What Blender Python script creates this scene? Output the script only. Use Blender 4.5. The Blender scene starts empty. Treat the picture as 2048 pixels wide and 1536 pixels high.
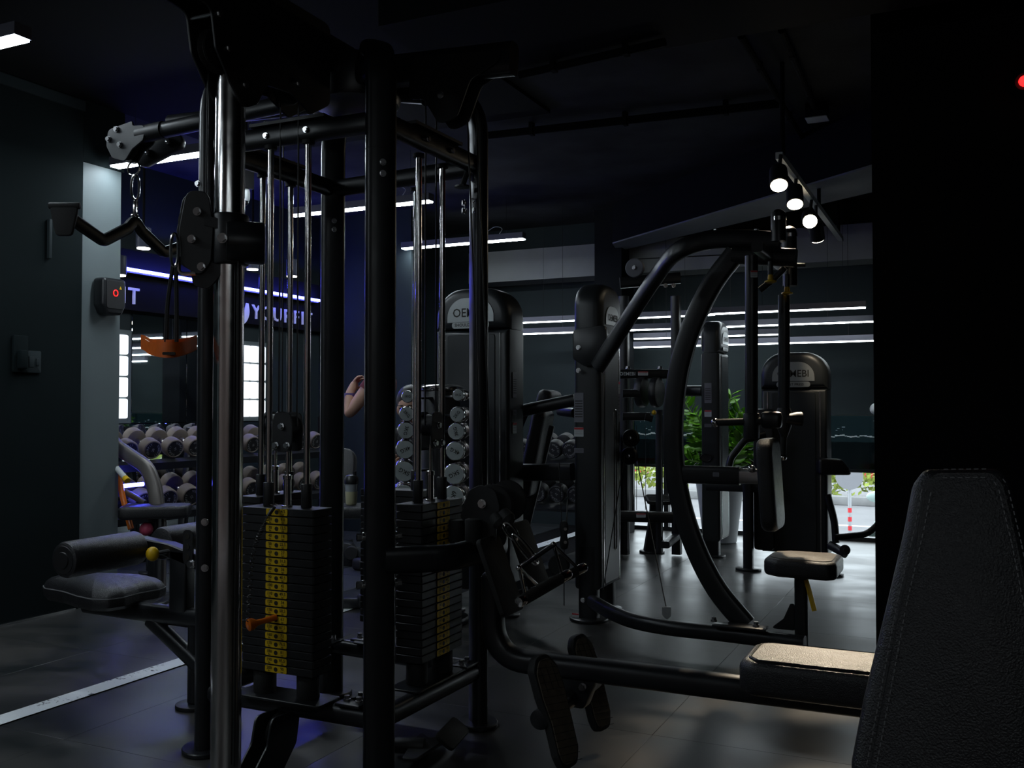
import bpy, bmesh, math, random
from mathutils import Vector as V, Matrix
random.seed(7)
sc = bpy.context.scene
col = sc.collection
PI = math.pi
# ------------------------------------------------------------------ camera
YAW, PITCH, FPX, EYE = math.radians(25.3), math.radians(1.4), 1920.0, 1.15
cd = bpy.data.cameras.new('camera'); cam = bpy.data.objects.new('camera', cd); col.objects.link(cam)
cd.sensor_width = 36.0; cd.lens = 36.0*FPX/2048; cd.clip_start = 0.05
cam.location = (0, 0, EYE); cam.rotation_euler = (PI/2+PITCH, 0, YAW)
sc.camera = cam
# ------------------------------------------------------------------ view and world
vs = sc.view_settings
vs.view_transform = 'Standard'; vs.look = 'None'; vs.gamma = 1.0; vs.use_curve_mapping = False
vs.exposure = 0.72
w = bpy.data.worlds.new('overcast_sky'); sc.world = w; w.use_nodes = True
bg = w.node_tree.nodes['Background']; bg.inputs[0].default_value = (0.86, 0.93, 1.0, 1); bg.inputs[1].default_value = 2.6
sc.cycles.max_bounces = 5; sc.cycles.diffuse_bounces = 3; sc.cycles.glossy_bounces = 3; sc.cycles.adaptive_threshold = .02; sc.cycles.sample_clamp_indirect = 4.0; sc.cycles.caustics_reflective = False
STRIP, STRIP_BACK, BLUE, SPOT = 31.0, 8.0, 30.0, 22.0
# ------------------------------------------------------------------ pixel helpers (real positions read off the photograph)
FW = V((-math.sin(YAW)*math.cos(PITCH), math.cos(YAW)*math.cos(PITCH), math.sin(PITCH)))
RT = V((math.cos(YAW), math.sin(YAW), 0)); UP = RT.cross(FW)
FH = V((-math.sin(YAW), math.cos(YAW), 0)); ZZ = V((0, 0, 1)); XX = V((1, 0, 0)); YY = V((0, 1, 0))
CAM = V((0, 0, EYE))
def ray(px, py): return FW + RT*((px-1024)/FPX) + UP*((768-py)/FPX)
def onX(px, py, X): d = ray(px, py); return CAM + d*(X/d.x)
def onY(px, py, Y): d = ray(px, py); return CAM + d*(Y/d.y)
def onZ(px, py, Z): d = ray(px, py); return CAM + d*((Z-EYE)/d.z)
def atd(px, py, D): return CAM + ray(px, py)*D
# ------------------------------------------------------------------ materials
MATS = {}
def nodes_of(name):
    m = bpy.data.materials.new(name); m.use_nodes = True
    nt = m.node_tree; b = nt.nodes['Principled BSDF']; return m, nt, b
def mat(name, c, rough=0.5, metal=0.0, spec=0.5, var=0.0, vscale=8.0, bump=0.0, bscale=200.0, coat=0.0, emit=None, es=0.0, rvar=0.0):
    if name in MATS: return MATS[name]
    m, nt, b = nodes_of(name); N = nt.nodes; L = nt.links
    b.inputs['Base Color'].default_value = (*c, 1); b.inputs['Roughness'].default_value = rough
    b.inputs['Metallic'].default_value = metal; b.inputs['Specular IOR Level'].default_value = spec
    b.inputs['Coat Weight'].default_value = coat
    tc = N.new('ShaderNodeTexCoord')
    if var or rvar:
        n = N.new('ShaderNodeTexNoise'); n.inputs['Scale'].default_value = vscale; n.inputs['Detail'].default_value = 6
        L.new(tc.outputs['Object'], n.inputs['Vector'])
        if var:
            r = N.new('ShaderNodeMapRange'); r.inputs[1].default_value = .3; r.inputs[2].default_value = .7
            r.inputs[3].default_value = 1-var; r.inputs[4].default_value = 1+var
            L.new(n.outputs['Fac'], r.inputs[0])
            mx = N.new('ShaderNodeVectorMath'); mx.operation = 'SCALE'; mx.inputs[0].default_value = c
            L.new(r.outputs[0], mx.inputs['Scale']); L.new(mx.outputs[0], b.inputs['Base Color'])
        if rvar:
            r = N.new('ShaderNodeMapRange'); r.inputs[1].default_value = .3; r.inputs[2].default_value = .7
            r.inputs[3].default_value = rough-rvar; r.inputs[4].default_value = rough+rvar
            L.new(n.outputs['Fac'], r.inputs[0]); L.new(r.outputs[0], b.inputs['Roughness'])
    if bump:
        n2 = N.new('ShaderNodeTexNoise'); n2.inputs['Scale'].default_value = bscale; n2.inputs['Detail'].default_value = 3
        L.new(tc.outputs['Object'], n2.inputs['Vector'])
        bp = N.new('ShaderNodeBump'); bp.inputs['Strength'].default_value = bump; bp.inputs['Distance'].default_value = .004
        L.new(n2.outputs['Fac'], bp.inputs['Height']); L.new(bp.outputs[0], b.inputs['Normal'])
    if emit:
        b.inputs['Emission Color'].default_value = (*emit, 1); b.inputs['Emission Strength'].default_value = es
    MATS[name] = m; return m
BLK = mat('satin_black_paint', (.011, .012, .014), .36, rvar=.06, vscale=14)
BLK2 = mat('matt_black_steel', (.010, .010, .011), .52, rvar=.05, vscale=20)
SHR = mat('charcoal_shroud_plastic', (.018, .021, .023), .40, rvar=.05, vscale=6)
GRYM = mat('grey_metallic_frame', (.16, .145, .135), .38, metal=.6, rvar=.06)
CHR = mat('polished_chrome', (.72, .70, .69), .17, metal=1.0, rvar=.04, vscale=30)
STEEL = mat('bolt_steel', (.55, .55, .56), .25, metal=1.0)
RUB = mat('black_rubber', (.010, .010, .010), .75, bump=.2, bscale=300)
CAB = mat('black_cable', (.008, .008, .009), .45)
LEA = mat('black_grained_leather', (.014, .014, .016), .34, bump=.55, bscale=330, rvar=.06, vscale=60)
LEA2 = mat('worn_glare_leather_top', (.135, .120, .102), .40, bump=.6, bscale=260, rvar=.08, vscale=40)  # worn top; the spot lamps' glare is put into its lighter tan
THREAD = mat('dark_thread', (.14, .14, .145), .6)
TREAD = mat('brown_rubber_tread', (.085, .068, .048), .7, var=.25, vscale=40)
YEL = mat('yellow_plastic', (.75, .46, .01), .4)
YLAB = mat('yellow_label_print', (.68, .44, .006), .5, var=.12, vscale=60)
INK = mat('black_ink', (.012, .010, .006), .6)
ORG = mat('orange_leather', (.80, .15, .010), .45, var=.15, vscale=30)
ORG2 = mat('translucent_orange_plastic', (.60, .13, .01), .25)
WHT = mat('white_print', (.62, .66, .68), .5)
SIGNW = mat('white_sign_acrylic', (.88, .88, .88), .45)
WBOX = mat('white_plastic', (.55, .57, .58), .45)
CASE = mat('strip_lamp_casing', (.10, .10, .13), .45)
LOGO = mat('silver_logo_plate', (.32, .34, .34), .35, metal=.5)
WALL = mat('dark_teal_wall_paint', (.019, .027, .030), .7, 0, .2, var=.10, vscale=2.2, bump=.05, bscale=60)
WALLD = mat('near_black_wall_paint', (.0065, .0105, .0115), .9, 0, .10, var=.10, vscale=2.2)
PILL = mat('pale_grey_green_paint', (.11, .135, .14), .6, var=.05, vscale=3)
WARMW = mat('warm_concrete_wall', (.30, .225, .20), .7, var=.15, vscale=2)
DBF = mat('brushed_dumbbell_face', (.42, .47, .47), .4, var=.08, vscale=20)
BLKW = mat('black_wall_paint', (.007, .007, .008), .85, 0, .08, var=.12, vscale=3)
CEIL = mat('dark_concrete_ceiling', (.045, .046, .050), .9, 0, .1, var=.35, vscale=2.5, bump=.25, bscale=30)
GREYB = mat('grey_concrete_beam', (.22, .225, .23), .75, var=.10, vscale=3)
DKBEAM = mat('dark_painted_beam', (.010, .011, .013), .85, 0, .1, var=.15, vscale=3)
RUBT = mat('rubber_floor_tile_black', (.020, .023, .026), .55, var=.25, vscale=30, bump=.2, bscale=200)
DBH = mat('brown_black_urethane', (.155, .125, .102), .5, var=.12, vscale=12)
DBH2 = mat('dumbbell_face_black', (.015, .015, .016), .5)
DBTXT = mat('grey_lettering', (.30, .30, .29), .5)
SKIN = mat('skin', (.42, .24, .17), .5, var=.06, vscale=14)
HAIR = mat('black_hair', (.010, .008, .008), .45)
CLOTH = mat('black_clothing', (.010, .010, .012), .85, bump=.2, bscale=60)
WINE = mat('wine_red_cloth', (.10, .012, .02), .85)
LEAF = mat('glossy_green_leaf', (.11, .30, .015), .35, var=.25, vscale=12)
STEM = mat('green_stem', (.10, .20, .03), .5)
POT = mat('pale_grey_planter', (.40, .42, .44), .5)
ASPH = mat('grey_asphalt', (.17, .168, .175), .85, var=.12, vscale=1.4)
ROADL = mat('road_marking_white', (.75, .75, .75), .7)
HEDG = mat('yellow_green_hedge_leaf', (.26, .32, .05), .6, var=.3, vscale=5)
KERB = mat('concrete_kerb', (.22, .22, .22), .85, var=.15, vscale=3)
RED = mat('red_reflective_paint', (.62, .03, .04), .5)
WPAINT = mat('white_barrier_paint', (.75, .74, .74), .5)
SIGNB = mat('grey_sign_back', (.24, .24, .26), .5)
GALV = mat('galvanised_post', (.42, .43, .45), .4, metal=.5)
PALEG = mat('pale_green_enamel', (.45, .58, .55), .45)
DKGRN = mat('dark_green_paint', (.012, .03, .025), .5)
BLUEM = mat('blue_lit_panel', (.03, .035, .06), .5)
MIR = mat('mirror_glass', (.66, .72, .72), .02, metal=1.0)
E_STRIP = mat('strip_lamp_diffuser', (.8, .8, .8), .5, emit=(.80, .92, 1.0), es=STRIP)
E_BACK = mat('strip_lamp_diffuser_far', (.8, .8, .8), .5, emit=(.84, .95, 1.0), es=STRIP_BACK)
E_BLUE = mat('blue_led', (.2, .2, .8), .5, emit=(.07, .08, 1.0), es=BLUE)
E_SPOT = mat('spot_lens', (.9, .9, .9), .3, emit=(1.0, .86, .62), es=SPOT)
E_DOWN = mat('downlight_lens', (.9, .9, .9), .3, emit=(1.0, .92, .80), es=5.0)
E_RED = mat('red_indicator', (.6, .0, .0), .3, emit=(1.0, .01, .01), es=3.0)
E_BLOCK = mat('reflected_glass_block', (.7, .75, .78), .2, emit=(.93, .97, 1.0), es=.62)
def glass(name, tint, gloss=.12, rough=.03):
    m = bpy.data.materials.new(name); m.use_nodes = True; nt = m.node_tree; nt.nodes.clear(); L = nt.links
    o = nt.nodes.new('ShaderNodeOutputMaterial'); t = nt.nodes.new('ShaderNodeBsdfTransparent'); t.inputs[0].default_value = (*tint, 1)
    g = nt.nodes.new('ShaderNodeBsdfGlossy'); g.inputs['Roughness'].default_value = rough; mx = nt.nodes.new('ShaderNodeMixShader')
    mx.inputs[0].default_value = gloss; L.new(t.outputs[0], mx.inputs[1]); L.new(g.outputs[0], mx.inputs[2]); L.new(mx.outputs[0], o.inputs[0])
    MATS[name] = m; return m
GLS = glass('clear_window_glass', (.93, .96, .96), .05)
DGLS = glass('dark_film_glass', (.035, .052, .056), .10, .06)
def floor_material():
    m, nt, b = nodes_of('dark_stone_vinyl'); N = nt.nodes; L = nt.links
    g = N.new('ShaderNodeNewGeometry')
    mp = N.new('ShaderNodeMapping'); mp.inputs['Rotation'].default_value = (0, 0, -YAW); mp.inputs['Scale'].default_value = (1.0, 1.9, 1.0); L.new(g.outputs['Position'], mp.inputs[0])  # stretched across the view, putting smeared reflection streaks into the floor colour
    n1 = N.new('ShaderNodeTexNoise'); n1.inputs['Scale'].default_value = 1.9; n1.inputs['Detail'].default_value = 3.5; n1.inputs['Roughness'].default_value = .58; n1.inputs['Distortion'].default_value = .2
    n2 = N.new('ShaderNodeTexNoise'); n2.inputs['Scale'].default_value = 16; n2.inputs['Detail'].default_value = 2; n2.inputs['Roughness'].default_value = .6
    n1.noise_dimensions = '2D'; n2.noise_dimensions = '2D'
    L.new(mp.outputs[0], n1.inputs[0]); L.new(mp.outputs[0], n2.inputs[0])
    mul = N.new('ShaderNodeMath'); mul.operation = 'MULTIPLY_ADD'; mul.inputs[1].default_value = .10; L.new(n2.outputs['Fac'], mul.inputs[0])
    sub = N.new('ShaderNodeMath'); sub.operation = 'MULTIPLY'; sub.inputs[1].default_value = .92; L.new(n1.outputs['Fac'], sub.inputs[0]); L.new(sub.outputs[0], mul.inputs[2])
    r = N.new('ShaderNodeValToRGB'); r.color_ramp.elements[0].position = .30; r.color_ramp.elements[0].color = (.015, .0185, .0195, 1)
    r.color_ramp.elements[1].position = .78; r.color_ramp.elements[1].color = (.068, .063, .059, 1); L.new(mul.outputs[0], r.inputs[0]); L.new(r.outputs[0], b.inputs['Base Color'])
    rr = N.new('ShaderNodeMapRange'); rr.inputs[1].default_value = .34; rr.inputs[2].default_value = .70; rr.inputs[3].default_value = .29; rr.inputs[4].default_value = .39
    L.new(mul.outputs[0], rr.inputs[0]); L.new(rr.outputs[0], b.inputs['Roughness'])
    bp = N.new('ShaderNodeBump'); bp.inputs['Strength'].default_value = .02; bp.inputs['Distance'].default_value = .003; L.new(mul.outputs[0], bp.inputs['Height']); L.new(bp.outputs[0], b.inputs['Normal'])
    b.inputs['Specular IOR Level'].default_value = .55
    return m
FLO = floor_material()
def tape_material():
    m, nt, b = nodes_of('scuffed_white_tape'); N = nt.nodes; L = nt.links
    g = N.new('ShaderNodeNewGeometry')
    n1 = N.new('ShaderNodeTexNoise'); n1.inputs['Scale'].default_value = 5.0; n1.inputs['Detail'].default_value = 2
    n2 = N.new('ShaderNodeTexNoise'); n2.inputs['Scale'].default_value = 45; n2.inputs['Detail'].default_value = 6; n2.inputs['Distortion'].default_value = 1.5
    L.new(g.outputs['Position'], n1.inputs[0]); L.new(g.outputs['Position'], n2.inputs[0])
    a = N.new('ShaderNodeMath'); a.operation = 'MULTIPLY'; L.new(n1.outputs['Fac'], a.inputs[0]); L.new(n2.outputs['Fac'], a.inputs[1])
    r = N.new('ShaderNodeValToRGB'); r.color_ramp.elements[0].position = .335; r.color_ramp.elements[0].color = (.78, .81, .81, 1)
    r.color_ramp.elements[1].position = .37; r.color_ramp.elements[1].color = (.05, .05, .05, 1); L.new(a.outputs[0], r.inputs[0]); L.new(r.outputs[0], b.inputs['Base Color'])
    b.inputs['Roughness'].default_value = .55; return m
TAPE = tape_material()
# ------------------------------------------------------------------ geometry
def rrect(w, h, r, n=4):
    o = []
    for cx, cy, a0 in ((w/2-r, h/2-r, 0), (-w/2+r, h/2-r, 90), (-w/2+r, -h/2+r, 180), (w/2-r, -h/2+r, 270)):
        for i in range(n+1):
            a = math.radians(a0+90*i/n); o.append((cx+r*math.cos(a), cy+r*math.sin(a)))
    return o
def roundpoly(pts, r, n=4):
    o = []; m = len(pts)
    for i in range(m):
        p, a, b = V(pts[i]), V(pts[i-1]), V(pts[(i+1) % m]); ri = r[i] if isinstance(r, (list, tuple)) else r
        u = (a-p).normalized(); v = (b-p).normalized(); ang = u.angle(v); t = min(ri/math.tan(ang/2), .49*(a-p).length, .49*(b-p).length)
        p0, p1 = p+u*t, p+v*t
        for k in range(n+1):
            s = k/n; q = p0*(1-s)**2+p*2*s*(1-s)+p1*s*s; o.append((q.x, q.y))
    return o
def fillet(pts, r, n=7):
    o = [V(pts[0])]
    for i in range(1, len(pts)-1):
        p, a, b = V(pts[i]), V(pts[i-1]), V(pts[i+1]); u = (a-p).normalized(); v = (b-p).normalized(); ri = r[i-1] if isinstance(r, (list, tuple)) else r
        ang = u.angle(v)
        if ang > 3.1: o.append(p); continue
        t = min(ri/math.tan(ang/2), .48*(a-p).length, .48*(b-p).length); p0, p1 = p+u*t, p+v*t
        for k in range(n+1):
            s = k/n; o.append(p0*(1-s)**2+p*2*s*(1-s)+p1*s*s)
    o.append(V(pts[-1])); return o
def spline(pts, n=6):
    pts = [V(p) for p in pts]; P = [pts[0]*2-pts[1]]+pts+[pts[-1]*2-pts[-2]]; o = []
    for i in range(1, len(P)-2):
        a, b, c, d = P[i-1:i+3]
        for k in range(n):
            t = k/n; o.append(.5*((2*b)+(c-a)*t+(2*a-5*b+4*c-d)*t*t+(3*b-a-3*c+d)*t**3))
    o.append(pts[-1]); return o
class G:
    def __init__(s): s.v = []; s.f = []
    def add(s, vs, fs):
        k = len(s.v); s.v += [V(x) for x in vs]; s.f += [tuple(i+k for i in f) for f in fs]; return s
    def loft(s, rings, cap=True):
        n = len(rings[0]); vs = [p for r in rings for p in r]; fs = []
        for j in range(len(rings)-1):
            for i in range(n):
                a, b = j*n+i, j*n+(i+1) % n; fs.append((a, b, b+n, a+n))
        if cap: fs.append(tuple(range(n-1, -1, -1))); fs.append(tuple(range((len(rings)-1)*n, len(rings)*n)))
        return s.add(vs, fs)
    def box(s, c, d, ax=None):
        c = V(c); a = ax or (XX, YY, ZZ); vs = []
        for x in (-.5, .5):
            for y in (-.5, .5):
                for z in (-.5, .5): vs.append(c+V(a[0])*x*d[0]+V(a[1])*y*d[1]+V(a[2])*z*d[2])
        return s.add(vs, [(0, 1, 3, 2), (4, 6, 7, 5), (0, 4, 5, 1), (2, 3, 7, 6), (0, 2, 6, 4), (1, 5, 7, 3)])
    def bb(s, a, b): a, b = V(a), V(b); return s.box((a+b)/2, [abs(b[i]-a[i]) for i in range(3)])
    def cyl(s, p0, p1, r, r2=None, n=16, bev=0):
        p0, p1 = V(p0), V(p1); d = (p1-p0).normalized(); u = d.orthogonal().normalized(); w = d.cross(u); r2 = r if r2 is None else r2
        def ring(p, q): return [p+(u*math.cos(2*PI*i/n)+w*math.sin(2*PI*i/n))*q for i in range(n)]
        if bev: return s.loft([ring(p0, r-bev), ring(p0+d*bev*.3, r-bev*.3), ring(p0+d*bev, r), ring(p1-d*bev, r2), ring(p1-d*bev*.3, r2-bev*.3), ring(p1, r2-bev)])
        return s.loft([ring(p0, r), ring(p1, r2)])
    def lathe(s, prof, base, axis=ZZ, n=20):
        base = V(base); d = V(axis).normalized(); u = d.orthogonal().normalized(); w = d.cross(u)
        return s.loft([[base+d*z+(u*math.cos(2*PI*i/n)+w*math.sin(2*PI*i/n))*max(r, .0004) for i in range(n)] for r, z in prof])
    def sph(s, c, r, n=14, m=9, ax=None, sc=(1, 1, 1)):
        c = V(c); a = ax or (XX, YY, ZZ); rings = []
        for j in range(m+1):
            t = PI*(j+.02)/(m+.04); rings.append([c+V(a[0])*(r*sc[0]*math.sin(t)*math.cos(2*PI*i/n))+V(a[1])*(r*sc[1]*math.sin(t)*math.sin(2*PI*i/n))-V(a[2])*(r*sc[2]*math.cos(t)) for i in range(n)])
        return s.loft(rings)
    def tube(s, path, w, h=None, up=ZZ, n=12, sq=2.0):
        """sweep of a super-ellipse; w across, h along up"""
        h = w if h is None else h; path = [V(p) for p in path]; rings = []; up = V(up)
        for i, p in enumerate(path):
            t = (path[min(i+1, len(path)-1)]-path[max(i-1, 0)]).normalized()
            sd = t.cross(up)
            if sd.length < 1e-3: sd = t.orthogonal()
            sd.normalize(); u2 = sd.cross(t).normalized(); ring = []
            for k in range(n):
                a = 2*PI*(k+.5)/n; ca, sa = math.cos(a), math.sin(a)
                ring.append(p+sd*(w/2*math.copysign(abs(ca)**(2/sq), ca))+u2*(h/2*math.copysign(abs(sa)**(2/sq), sa)))
            rings.append(ring)
        return s.loft(rings)
    def wire(s, path, r, n=6):
        path = [V(p) for p in path]; rings = []; u = None
        for i, p in enumerate(path):
            t = (path[min(i+1, len(path)-1)]-path[max(i-1, 0)]).normalized()
            u = t.orthogonal().normalized() if u is None else (u-t*u.dot(t)).normalized()
            w = t.cross(u); rings.append([p+(u*math.cos(2*PI*k/n)+w*math.sin(2*PI*k/n))*r for k in range(n)])
        return s.loft(rings)
    def ring(s, path, r, n=6):
        path = [V(p) for p in path]; m = len(path); c = sum(path, V((0, 0, 0)))/m; nr = (path[0]-c).cross(path[m//4]-c).normalized(); vs = []; fs = []
        for i in range(m):
            t = (path[(i+1) % m]-path[i-1]).normalized(); w = t.cross(nr)
            vs += [path[i]+(nr*math.cos(2*PI*k/n)+w*math.sin(2*PI*k/n))*r for k in range(n)]
        for i in range(m):
            for k in range(n):
                a, b = i*n, ((i+1) % m)*n; fs.append((a+k, a+(k+1) % n, b+(k+1) % n, b+k))
        return s.add(vs, fs)
    def slab(s, outline, c, u, v, th, bev=0, seg=2):
        """outline (u,v) extruded th about c along n=u x v, edges rounded"""
        c, u, v = V(c), V(u).normalized(), V(v).normalized(); n = u.cross(v); m = len(outline); P = [V(p) for p in outline]; nm = []
        area = sum(P[i-1].x*P[i].y-P[i].x*P[i-1].y for i in range(m))
        if area < 0: P.reverse()
        for i in range(m):
            e1 = (P[i]-P[i-1]); e2 = (P[(i+1) % m]-P[i])
            a = V((e1.y, -e1.x)); b = V((e2.y, -e2.x)); a = a.normalized() if a.length > 1e-9 else b.normalized(); b = b.normalized() if b.length > 1e-9 else a
            q = a+b; q = q.normalized() if q.length > 1e-6 else a; k = 1/max(.5, q.dot(a)); nm.append(q*k)
        def ring(off, z): return [c+u*(P[i].x-nm[i].x*off)+v*(P[i].y-nm[i].y*off)+n*z for i in range(m)]
        if not bev: return s.loft([ring(0, -th/2), ring(0, th/2)])
        R = []
        for k in range(seg+1): a = PI/2*k/seg; R.append(ring(bev*(1-math.sin(a)), -th/2+bev*(1-math.cos(a))))
        for k in range(seg+1): a = PI/2*k/seg; R.append(ring(bev*(1-math.cos(a)), th/2-bev*(1-math.sin(a))))
        return s.loft(R)
    def rbox(s, c, d, r, ax=None, seg=2, er=None):
        a = ax or (XX, YY, ZZ); return s.slab(rrect(d[0], d[1], er or r, 3), c, a[0], a[1], d[2], r, seg)
    def dome(s, outline, c, u, v, th, rise, seg=4, bev=.02):
        """cushion: slab whose top swells by rise"""
        c, u, v = V(c), V(u).normalized(), V(v).normalized(); n = u.cross(v); P = [V(p) for p in outline]; m = len(P)
        def ring(k, z): return [c+u*(p.x*k)+v*(p.y*k)+n*z for p in P]
        R = [ring(.92, -th/2), ring(.985, -th/2+bev*.3), ring(1, -th/2+bev*.8), ring(.985, th*.10), ring(.94, th*.32), ring(.85, th*.5), ring(.70, th/2+rise*.45), ring(.5, th/2+rise*.75), ring(.25, th/2+rise*.95), ring(.02, th/2+rise)]
        return s.loft(R)
def to_mesh(name, g, m, ang=35):
    me = bpy.data.meshes.new(name); me.from_pydata([tuple(p) for p in g.v], [], g.f); me.update()
    bm = bmesh.new(); bm.from_mesh(me); bmesh.ops.recalc_face_normals(bm, faces=bm.faces); bm.to_mesh(me); bm.free()
    me.polygons.foreach_set('use_smooth', [True]*len(me.polygons)); me.set_sharp_from_angle(angle=math.radians(ang)); me.materials.append(m); return me
def obj_of(name, me): o = bpy.data.objects.new(name, me); col.objects.link(o); return o
def tag(o, label, cat, group=None):
    o['label'] = label; o['category'] = cat
    if group: o['group'] = group
    return o
def thing(name, loc, label, cat, group=None):
    o = bpy.data.objects.new(name, None); col.objects.link(o); o.location = loc; o.empty_display_size = .1; o['org'] = list(loc); return tag(o, label, cat, group)
def origin(o): return V(o.location)+(origin(o.parent) if o.parent else V((0, 0, 0)))
def part(par, name, g, m, label=None, ang=35):
    """g holds world coordinates; the part hangs under par with the same frame"""
    og = origin(par); h = G(); h.v = [p-og for p in g.v]; h.f = g.f
    o = obj_of(name, to_mesh(name, h, m, ang)); o.parent = par
    if label: o['label'] = label
    return o
def single(name, g, m, label, cat, group=None, ang=35):
    c = V((sum(p.x for p in g.v)/len(g.v), sum(p.y for p in g.v)/len(g.v), min(p.z for p in g.v))); h = G(); h.v = [p-c for p in g.v]; h.f = g.f
    o = obj_of(name, to_mesh(name, h, m, ang)); o.location = c; return tag(o, label, cat, group)
def struct(name, g, m, par=None):
    o = obj_of(name, to_mesh(name, g, m)); o['kind'] = 'structure'
    if par: o.parent = par
    return o
def dup(o, parent=None):
    c = o.copy(); col.objects.link(c); c.parent = parent
    for ch in list(o.children): dup(ch, c)
    return c
def inst(par, name, me, loc, rot=None):
    """part sharing mesh data, loc in par's local frame"""
    o = obj_of(name, me); o.parent = par; o.location = loc
    if rot is not None: o.rotation_euler = rot
    return o
TXT = {}
def text_geo(s, size, ext=.001, align='CENTER', c=(0, 0, 0), u=XX, v=ZZ, sx=1.0):
    key = s
    if key not in TXT:
        cu = bpy.data.curves.new('t', 'FONT'); cu.body = s; cu.size = 1.0; cu.align_x = 'CENTER'; cu.align_y = 'CENTER'; cu.resolution_u = 2; cu.offset = .012
        o = bpy.data.objects.new('t', cu); col.objects.link(o); bpy.context.view_layer.update()
        me = bpy.data.meshes.new_from_object(o.evaluated_get(bpy.context.evaluated_depsgraph_get()))
        TXT[key] = ([V(x.co) for x in me.vertices], [tuple(p.vertices) for p in me.polygons]); bpy.data.objects.remove(o); bpy.data.meshes.remove(me)
    vs, fs = TXT[key]; c, u, v = V(c), V(u).normalized(), V(v).normalized(); n = u.cross(v); k = len(vs)
    g = G(); g.add([c+u*(p.x*size*sx)+v*(p.y*size)+n*ext for p in vs], fs); return g
def merge(*gs):
    o = G()
    for g in gs: o.add(g.v, g.f)
    return o
def bolt(g, p, n, r=.011, h=.009):
    p, n = V(p), V(n).normalized(); g.cyl(p, p+n*h*.35, r*1.25, n=14); g.cyl(p+n*h*.35, p+n*h, r, n=6); return g
# ================================================================== THE SETTING
yb_ = onZ(1200, 118, 2.74).y; CZ = 2.95; XM = -5.55; YB = 8.75
fl = struct('floor', G().bb((-5.7, -2.4, -.10), (3.3, YB+.2, -.004)), BLKW)
tile = to_mesh('floor_tile', G().slab(rrect(.9134, .9134, .002, 1), (0, 0, -.003), XX, YY, .006, .0006, 1), FLO)
rtile = to_mesh('rubber_floor_tile', G().slab(rrect(.495, .495, .006, 1), (0, 0, -.0025), XX, YY, .007, .003, 1), RUBT)
y = -2.2
while y < YB:
    x = -5.5
    while x < 3.2:
        if not (x < -3.3 and y > 4.6):
            inst(fl, 'floor_tile', tile, (x+.457-.08, y+.457, 0))
        x += .9144
    y += .9144
for i in range(4):
    for j in range(9): inst(fl, 'rubber_floor_tile', rtile, (-5.28+.5*i, 4.75+.5*j, .0008))
g = G().slab(rrect(.10, 6.5, .002, 1), (-3.215, 5.2, .0045), XX, YY, .001)
single('floor_tape', g, TAPE, 'scuffed white tape line running across the dark floor', 'floor tape')
struct('ceiling', G().bb((-5.7, -2.4, CZ), (3.3, YB+.2, CZ+.15)), CEIL)
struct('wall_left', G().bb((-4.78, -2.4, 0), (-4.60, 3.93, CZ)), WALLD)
struct('wall_pillar', G().bb((-5.2, 3.935, 0), (-4.615, 4.22, CZ)), PILL)
struct('highlight_pillar', G().bb((-4.60, -.9, 0), (-4.45, -.3, CZ)), PILL)  # unseen pale pillar added so the chrome reflects a tall highlight
struct('ceiling_shade_panel', G().bb((-4.58, .4, 2.925), (-2.25, 5.3, 2.948)), BLKW)  # dark sheet added to keep this ceiling zone in shade
struct('trim_1', G().bb((-4.60, -2.4, 2.862), (-4.585, 3.93, 2.92)), WALL)
struct('trim_2', G().slab(rrect(6.2, .012, .003, 1), (-4.592, .8, .006), YY, ZZ, .016), STEEL)
struct('wall_side', G().bb((-5.75, 4.0, 0), (XM, YB+.2, CZ)), WALL)
struct('wall_side_header', G().bb((XM, 4.22, 1.86), (XM+.06, 7.45, 2.30)), BLKW)
struct('wall_return', G().bb((XM, 7.45, 0), (onY(822, 700, 7.45).x, 7.57, CZ)), WALL)
struct('pillar_shade_box', G().bb((-5.2, 3.935, 2.575), (-4.605, 4.235, CZ-.002)), WALLD)  # dark box added to put the shade above the lamp on the pillar
struct('wall_front', G().bb((-5.7, -2.5, 0), (3.3, -2.4, CZ)), WARMW)
struct('wall_right', G().bb((3.2, -2.4, 0), (3.3, YB+.2, CZ)), BLKW)
struct('wall_partition', G().bb((onY(1748, 800, 4.35).x, 4.35, 0), (3.2, 4.6, CZ)), BLKW)
WX0 = onY(1258, 1000, YB).x
struct('wall_back', merge(G().bb((-5.7, YB, 1.085), (3.3, YB+.18, CZ)), G().bb((-5.7, YB, 0), (WX0, YB+.18, 1.085))), WALL)
struct('wall_back_header', G().bb((onY(945, 520, 8.5).x, 8.42, 2.38), (3.2, YB, 2.68)), GREYB)
a, b = onY(1189, 520, 8.2), onY(1243, 520, 8.2)
struct('column', G().bb((a.x, 8.2, 0), (b.x, 8.55, CZ)), DKBEAM)
# diagonal beam; the light on its underside is put into a paler sheet
q = [onZ(1225, 485, 2.6), onZ(1800, 312, 2.6), onZ(1800, 368, 2.6), onZ(1235, 500, 2.6)]
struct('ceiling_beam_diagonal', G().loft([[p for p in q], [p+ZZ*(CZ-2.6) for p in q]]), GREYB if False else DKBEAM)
struct('beam_lit_underside', G().loft([[p-ZZ*.012 for p in q], [p for p in q]]), GREYB)
yb = onZ(1200, 118, 2.74).y
struct('ceiling_beam_cross', G().bb((-2.2, yb-.75, 2.74), (3.2, yb, CZ)), DKBEAM)
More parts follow.
